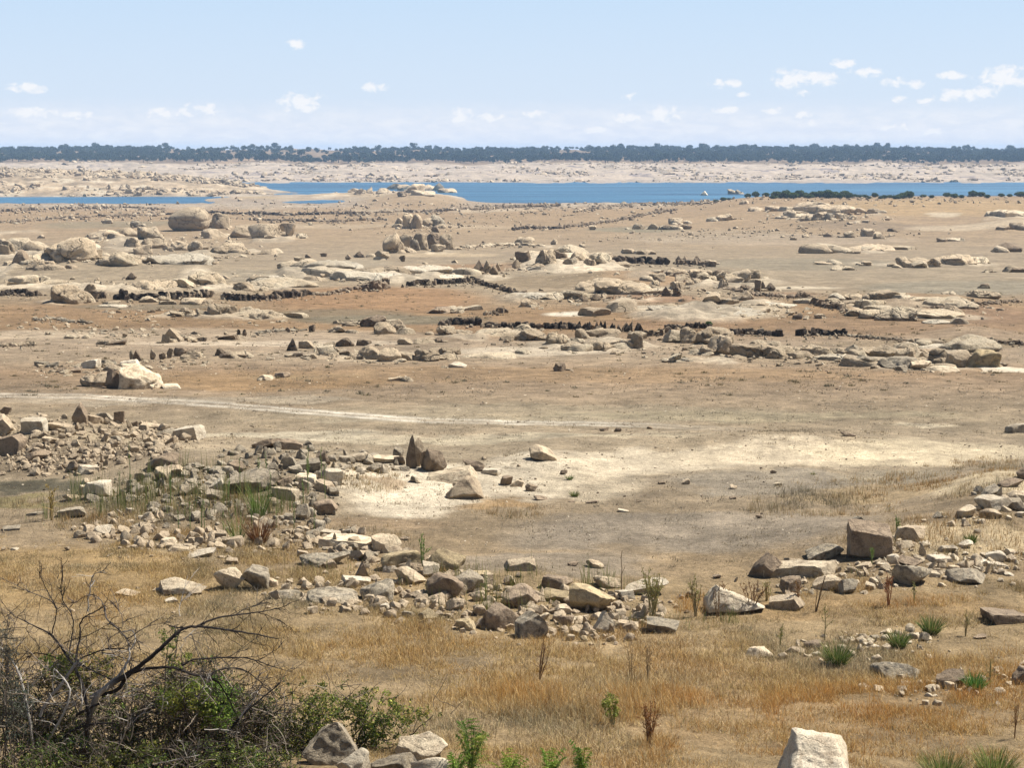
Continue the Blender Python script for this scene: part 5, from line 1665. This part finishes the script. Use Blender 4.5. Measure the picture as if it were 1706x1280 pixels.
shr += [(1538, 329, 14), (1552, 330, 12), (1578, 328, 18), (1590, 330, 16), (1602, 330, 12), (1621, 328, 20), (1634, 328, 18), (1645, 330, 12), (1668, 328, 14), (1682, 328, 12), (1700, 328, 22), (1713, 329, 16)]
for i, (px, py, w) in enumerate(shr):
    p = at(px, py); 
    if p[1] > 720 or p[1] < 300: p = CAM + raydir(px, py) / raydir(px, py)[1] * 640; p[2] = float(ground(p[0], p[1]))
    mpp = p[1] / F; s = w * mpp
    root = empty('evergreen_shrub', p, float(rg.uniform(0, 6))); tag(root, f'dark green round shrub on the shore rise, {ordinal(i) if i < 48 else "last"} from the left', 'shrub', 'dark shrubs along the shore rise')
    a = link('foliage', SH[i % 5], parent=root); a.scale = (s * 1.1, s * 1.1, s * .66 * rg.uniform(.6, 1.25)); b2 = link('stem', SHT, parent=root); b2.scale = (s, s, s * .8)
p = at(1181, 545); s = 17 * p[1] / F
root = empty('evergreen_shrub', p, 1.0); tag(root, 'small green bush growing on the dark wall right of centre', 'shrub')
a = link('foliage', SH[2], parent=root); a.scale = (s, s, s * .8); b2 = link('stem', SHT, parent=root); b2.scale = (s, s, s * .8)

# ---- oaks on the far hillside
TR = []
for i in range(7):
    g_ = Geo(); nbl = 5 + i % 3
    for k in range(nbl):
        a = rg.uniform(0, 6.28); r = rg.uniform(0, .24); c = np.array([r * math.cos(a), r * math.sin(a), rg.uniform(.42, .72)]); s = rg.uniform(.17, .28)
        n = 70; v = rg.normal(0, 1, (n, 3)); v /= np.linalg.norm(v, axis=1)[:, None]; q = c + v * s * rg.uniform(.65, 1.05, (n, 1)) * [1, 1, .78]
        C = pick(rg, n, [(.026, .042, .022), (.042, .062, .028), (.065, .085, .038)], [3, 4, 2]); V, Fc, CC = leaves(q, .075 * np.ones(n), C, rg); g_.add(V, Fc, CC)
    cr = mesh_np('crown', np.concatenate(g_.V), np.concatenate(g_.F), np.concatenate(g_.C)); cr.materials.append(TREEM)
    t_ = Geo(); V, Fc = tube(np.array([[0, 0, -.05], [.01, 0, .2], [0, .02, .42]]), [.045, .035, .025], 6); t_.add(V, Fc, (.08, .065, .05))
    for s in (-1, 1): V, Fc = tube(np.array([[0, 0, .28], [s * .1, .03, .42], [s * .2, .05, .55]]), [.025, .018, .01], 5); t_.add(V, Fc, (.08, .065, .05))
    tk = mesh_np('trunk', np.concatenate(t_.V), np.concatenate(t_.F), np.concatenate(t_.C)); tk.materials.append(BARKM)
    TR.append((cr, tk, g_))
def hill_density(u, D, x):
    n = fbm(x / 60, D / 70, 21.3, 3); d = .68 + 1.5 * n
    bare = np.exp(-((u - 540) / 190.0) ** 2) * sstep(1680, 1750, D) * .40 + np.exp(-((u - 310) / 110.0) ** 2) * sstep(1950, 2050, D) * .3 + np.exp(-((u - 955) / 25.0) ** 2) * sstep(1900, 2000, D) * .9
    d = d - bare + .40 * sstep(800, 1300, u) + .15 * (u < 300) + .14 * (u > 600) + .25 * np.exp(-((D - 1690) / 60.0) ** 2)
    return np.clip(d, .02, 1)
rg = np.random.default_rng(17)
n = 12000; Dt = rg.uniform(1615, 2330, n); ut = rg.uniform(-330, 2040, n); xt = (ut - 853) / F * Dt
ok = rg.random(n) < hill_density(ut, Dt, xt) * .8; Dt, ut, xt = Dt[ok], ut[ok], xt[ok]; zt = ground(xt, Dt); st_ = rg.uniform(3.6, 8.0, len(Dt)) * np.where(rg.random(len(Dt)) < .12, 1.45, 1.0)
inview = np.nonzero((ut > 5) & (ut < 1700))[0]
# the ones that show largest: tallest for their distance, with some kept along the skyline
score = st_[inview] / Dt[inview] + .0012 * (Dt[inview] > 2180); top = inview[np.argsort(-score)[:290]]
mask = np.ones(len(Dt), bool); mask[top] = False
for j in top:
    cr, tk, _ = TR[rg.integers(7)]
    root = empty('oak_tree', (xt[j], Dt[j], zt[j]), float(rg.uniform(0, 6))); tag(root, 'dark round-crowned oak in the far hillside woodland beyond the bare bank', 'tree', 'oaks on the far hillside')
    s = float(st_[j])
    for nm, m_ in (('crown', cr), ('trunk', tk)):
        c = link(nm, m_, parent=root); c.scale = (s * 1.15, s * 1.15, s)
Vs, Fs, Cs, off = [], [], [], 0
for j in np.nonzero(mask)[0]:
    g_ = TR[rg.integers(7)][2]; V = np.concatenate(g_.V); Fc = np.concatenate(g_.F); C = np.concatenate(g_.C)
    k = rg.integers(0, 2); sel = slice(0, (len(V) // 8) * 4) if True else None
    V = V.reshape(-1, 4, 3)[k::2]; C = C.reshape(-1, 4, 3)[k::2]
    m4 = len(V); a = rg.uniform(0, 6.28); Rz = np.array([[math.cos(a), -math.sin(a), 0], [math.sin(a), math.cos(a), 0], [0, 0, 1]])
    ctr = V.mean(1, keepdims=True); V = ctr + (V - ctr) * 1.35
    V = (V.reshape(-1, 3) * [1.15, 1.15, 1]) @ Rz.T * st_[j] + [xt[j], Dt[j], zt[j]]
    i = np.arange(m4)[:, None] * 4
    Vs.append(V); Fs.append(np.concatenate([i + [0, 1, 2], i + [0, 2, 3]]) + off); Cs.append(C.reshape(-1, 3)); off += len(V)
o = link('woodland', mesh_np('woodland', np.concatenate(Vs), np.concatenate(Fs), np.concatenate(Cs)), TREEM); tag(o, 'dark oak woodland covering the far hillside', kind='stuff')
# ------------------------------------------------------------------ air
def air():
    bm = bmesh.new(); bmesh.ops.create_cube(bm, size=1); me = bpy.data.meshes.new('haze'); bm.to_mesh(me); bm.free()
    zb = float(zf.min()) - 1; zt_ = 24.0
    o = link('haze', me); o.scale = (14400, 6200, zt_ - zb); o.location = (0, 3050, (zt_ + zb) / 2)
    m = bpy.data.materials.new('thin_air'); m.use_nodes = True; nt = m.node_tree; nt.nodes.clear()
    out = nt.nodes.new('ShaderNodeOutputMaterial'); v = nt.nodes.new('ShaderNodeVolumePrincipled')
    v.inputs['Color'].default_value = (.45, .68, 1, 1); v.inputs['Density'].default_value = HAZE; v.inputs['Anisotropy'].default_value = 0
    L(nt, v.outputs[0], out.inputs['Volume']); me.materials.append(m); tag(o, 'thin blue summer haze over the lake and hills', kind='stuff')
HAZE = .00016
SUN_EL, SUN_AZ = R_(55), R_(64)
USE_HAZE = True
if USE_HAZE: air()

# ------------------------------------------------------------------ sky
w = bpy.data.worlds.new('World'); scene.world = w; w.use_nodes = True; nt = w.node_tree
bg = nt.nodes['Background']
sky = nt.nodes.new('ShaderNodeTexSky'); sky.sky_type = 'NISHITA'; sky.sun_disc = False
sky.sun_elevation = SUN_EL; sky.sun_rotation = SUN_AZ; sky.altitude = 700; sky.air_density = 1.0; sky.dust_density = 1.5; sky.ozone_density = 1.0
tc = nt.nodes.new('ShaderNodeTexCoord'); sp = nt.nodes.new('ShaderNodeSeparateXYZ'); L(nt, tc.outputs['Generated'], sp.inputs[0])
def mth(op, a, b=None, clamp=False):
    n = nt.nodes.new('ShaderNodeMath'); n.operation = op; n.use_clamp = clamp
    for i, v in enumerate((a, b)):
        if v is None: continue
        if isinstance(v, (int, float)): n.inputs[i].default_value = v
        else: L(nt, v, n.inputs[i])
    return n.outputs[0]
az = mth('ARCTAN2', sp.outputs[0], sp.outputs[1]); el = mth('ARCSINE', sp.outputs[2])
cv = nt.nodes.new('ShaderNodeCombineXYZ'); L(nt, az, cv.inputs[0]); L(nt, el, cv.inputs[1])
CL = [(492, 73, 15, 7), (500, 170, 40, 14), (625, 145, 20, 7), (50, 146, 32, 7), (1318, 130, 32, 14), (1362, 131, 36, 10), (1405, 105, 20, 7), (1440, 120, 24, 9), (1208, 139, 24, 7), (1492, 137, 20, 7), (1525, 140, 16, 6), (1672, 128, 40, 15),
      (1596, 158, 38, 9), (1640, 153, 22, 11), (1210, 183, 22, 6), (1108, 190, 34, 12), (770, 192, 22, 12), (992, 217, 20, 6), (1550, 218, 32, 8), (335, 183, 34, 10), (268, 190, 26, 9), (60, 188, 42, 9), (1290, 184, 18, 5), (1335, 190, 18, 6),
      (1500, 165, 12, 5), (1540, 169, 18, 5), (120, 190, 30, 7), (890, 190, 24, 6), (1045, 159, 16, 6), (1240, 157, 12, 4), (1335, 155, 12, 5), (1045, 195, 26, 8), (815, 195, 26, 7), (1585, 125, 20, 6), (1355, 205, 14, 5), (1490, 212, 30, 6)]
acc = None
for px, py, rx, ry in CL:
    d = raydir(px, py); d = d / np.linalg.norm(d); a_ = math.atan2(d[0], d[1]); e_ = math.asin(d[2])
    s1 = nt.nodes.new('ShaderNodeVectorMath'); s1.operation = 'SUBTRACT'; L(nt, cv.outputs[0], s1.inputs[0]); s1.inputs[1].default_value = (a_, e_, 0)
    s2 = nt.nodes.new('ShaderNodeVectorMath'); s2.operation = 'MULTIPLY'; L(nt, s1.outputs[0], s2.inputs[0]); s2.inputs[1].default_value = (F / rx / 1.35, F / ry / 1.5, 0)
    s3 = nt.nodes.new('ShaderNodeVectorMath'); s3.operation = 'LENGTH'; L(nt, s2.outputs[0], s3.inputs[0])
    f = mth('SUBTRACT', 1.0, s3.outputs['Value'])
    acc = f if acc is None else mth('MAXIMUM', acc, f)
mp = nt.nodes.new('ShaderNodeMapping'); mp.inputs['Scale'].default_value = (1, 1.5, 1); L(nt, cv.outputs[0], mp.inputs[0])
nz = noise(nt, mp.outputs[0], 130, 7, .6, .5)
m1 = mth('ADD', acc, mth('MULTIPLY', mth('SUBTRACT', nz, .52), 3.6))
puff = ramp(nt, m1, [(.05, 0), (.75, .88)])
puff = mth('MULTIPLY', puff, ramp(nt, acc, [(-.0, 0), (.25, 1)]))
# veil of small broken cloud low over the horizon
mp2 = nt.nodes.new('ShaderNodeMapping'); mp2.inputs['Scale'].default_value = (1, 3.4, 1); L(nt, cv.outputs[0], mp2.inputs[0])
nz2 = noise(nt, mp2.outputs[0], 60, 7, .65, .3)
band = ramp(nt, el, [(.0, .75), (.018, .7), (.030, .0)])
veil = mth('MULTIPLY', ramp(nt, nz2, [(.40, .25), (.64, .85)]), band)
mask = mth('MAXIMUM', puff, veil, True)
low = nt.nodes.new('ShaderNodeValToRGB'); L(nt, mth('MULTIPLY', el, 5.0), low.inputs[0]); e = low.color_ramp.elements
for i, (pp, cc) in enumerate([(0, (.58, .605, .70)), (.16, (.515, .60, .715)), (.50, (.43, .56, .715)), (1, (.30, .45, .68))]):
    if i > 1: e.new(.5)
for i, (pp, cc) in enumerate([(0, (.58, .605, .70)), (.16, (.515, .60, .715)), (.50, (.43, .56, .715)), (1, (.30, .45, .68))]): e[i].position = pp; e[i].color = (*cc, 1)
lowc = nt.nodes.new('ShaderNodeVectorMath'); lowc.operation = 'SCALE'; L(nt, low.outputs[0], lowc.inputs[0]); lowc.inputs[3].default_value = 15.2
cl = mixc(nt, ramp(nt, el, [(.13, .92), (.24, 0)]), sky.outputs[0], lowc.outputs[0])
cl = mixc(nt, mask, cl, (10.7, 10.7, 10.9))
L(nt, cl, bg.inputs['Color']); bg.inputs['Strength'].default_value = .05
sun = bpy.data.lights.new('sun', 'SUN'); sun.energy = 5.0; sun.angle = R_(.53); sun.color = (1, .95, .87)
so = bpy.data.objects.new('sun', sun); COL.objects.link(so)
dv = Vector((math.sin(SUN_AZ) * math.cos(SUN_EL), math.cos(SUN_AZ) * math.cos(SUN_EL), math.sin(SUN_EL)))
so.rotation_euler = dv.to_track_quat('Z', 'Y').to_euler(); so.location = dv * 60

cam = bpy.data.cameras.new('camera'); cam.sensor_width = 36; cam.lens = 36 * F / 1706; cam.clip_start = .5; cam.clip_end = 60000
co = bpy.data.objects.new('camera', cam); COL.objects.link(co); co.location = CAM; co.rotation_euler = (math.pi / 2 - TILT, 0, 0); scene.camera = co
scene.view_settings.view_transform = 'Standard'; scene.view_settings.look = 'None'; scene.view_settings.exposure = 0.86; scene.view_settings.gamma = 1; scene.view_settings.use_curve_mapping = False
scene.cycles.max_bounces = 6; scene.cycles.volume_bounces = 1; scene.cycles.transparent_max_bounces = 8
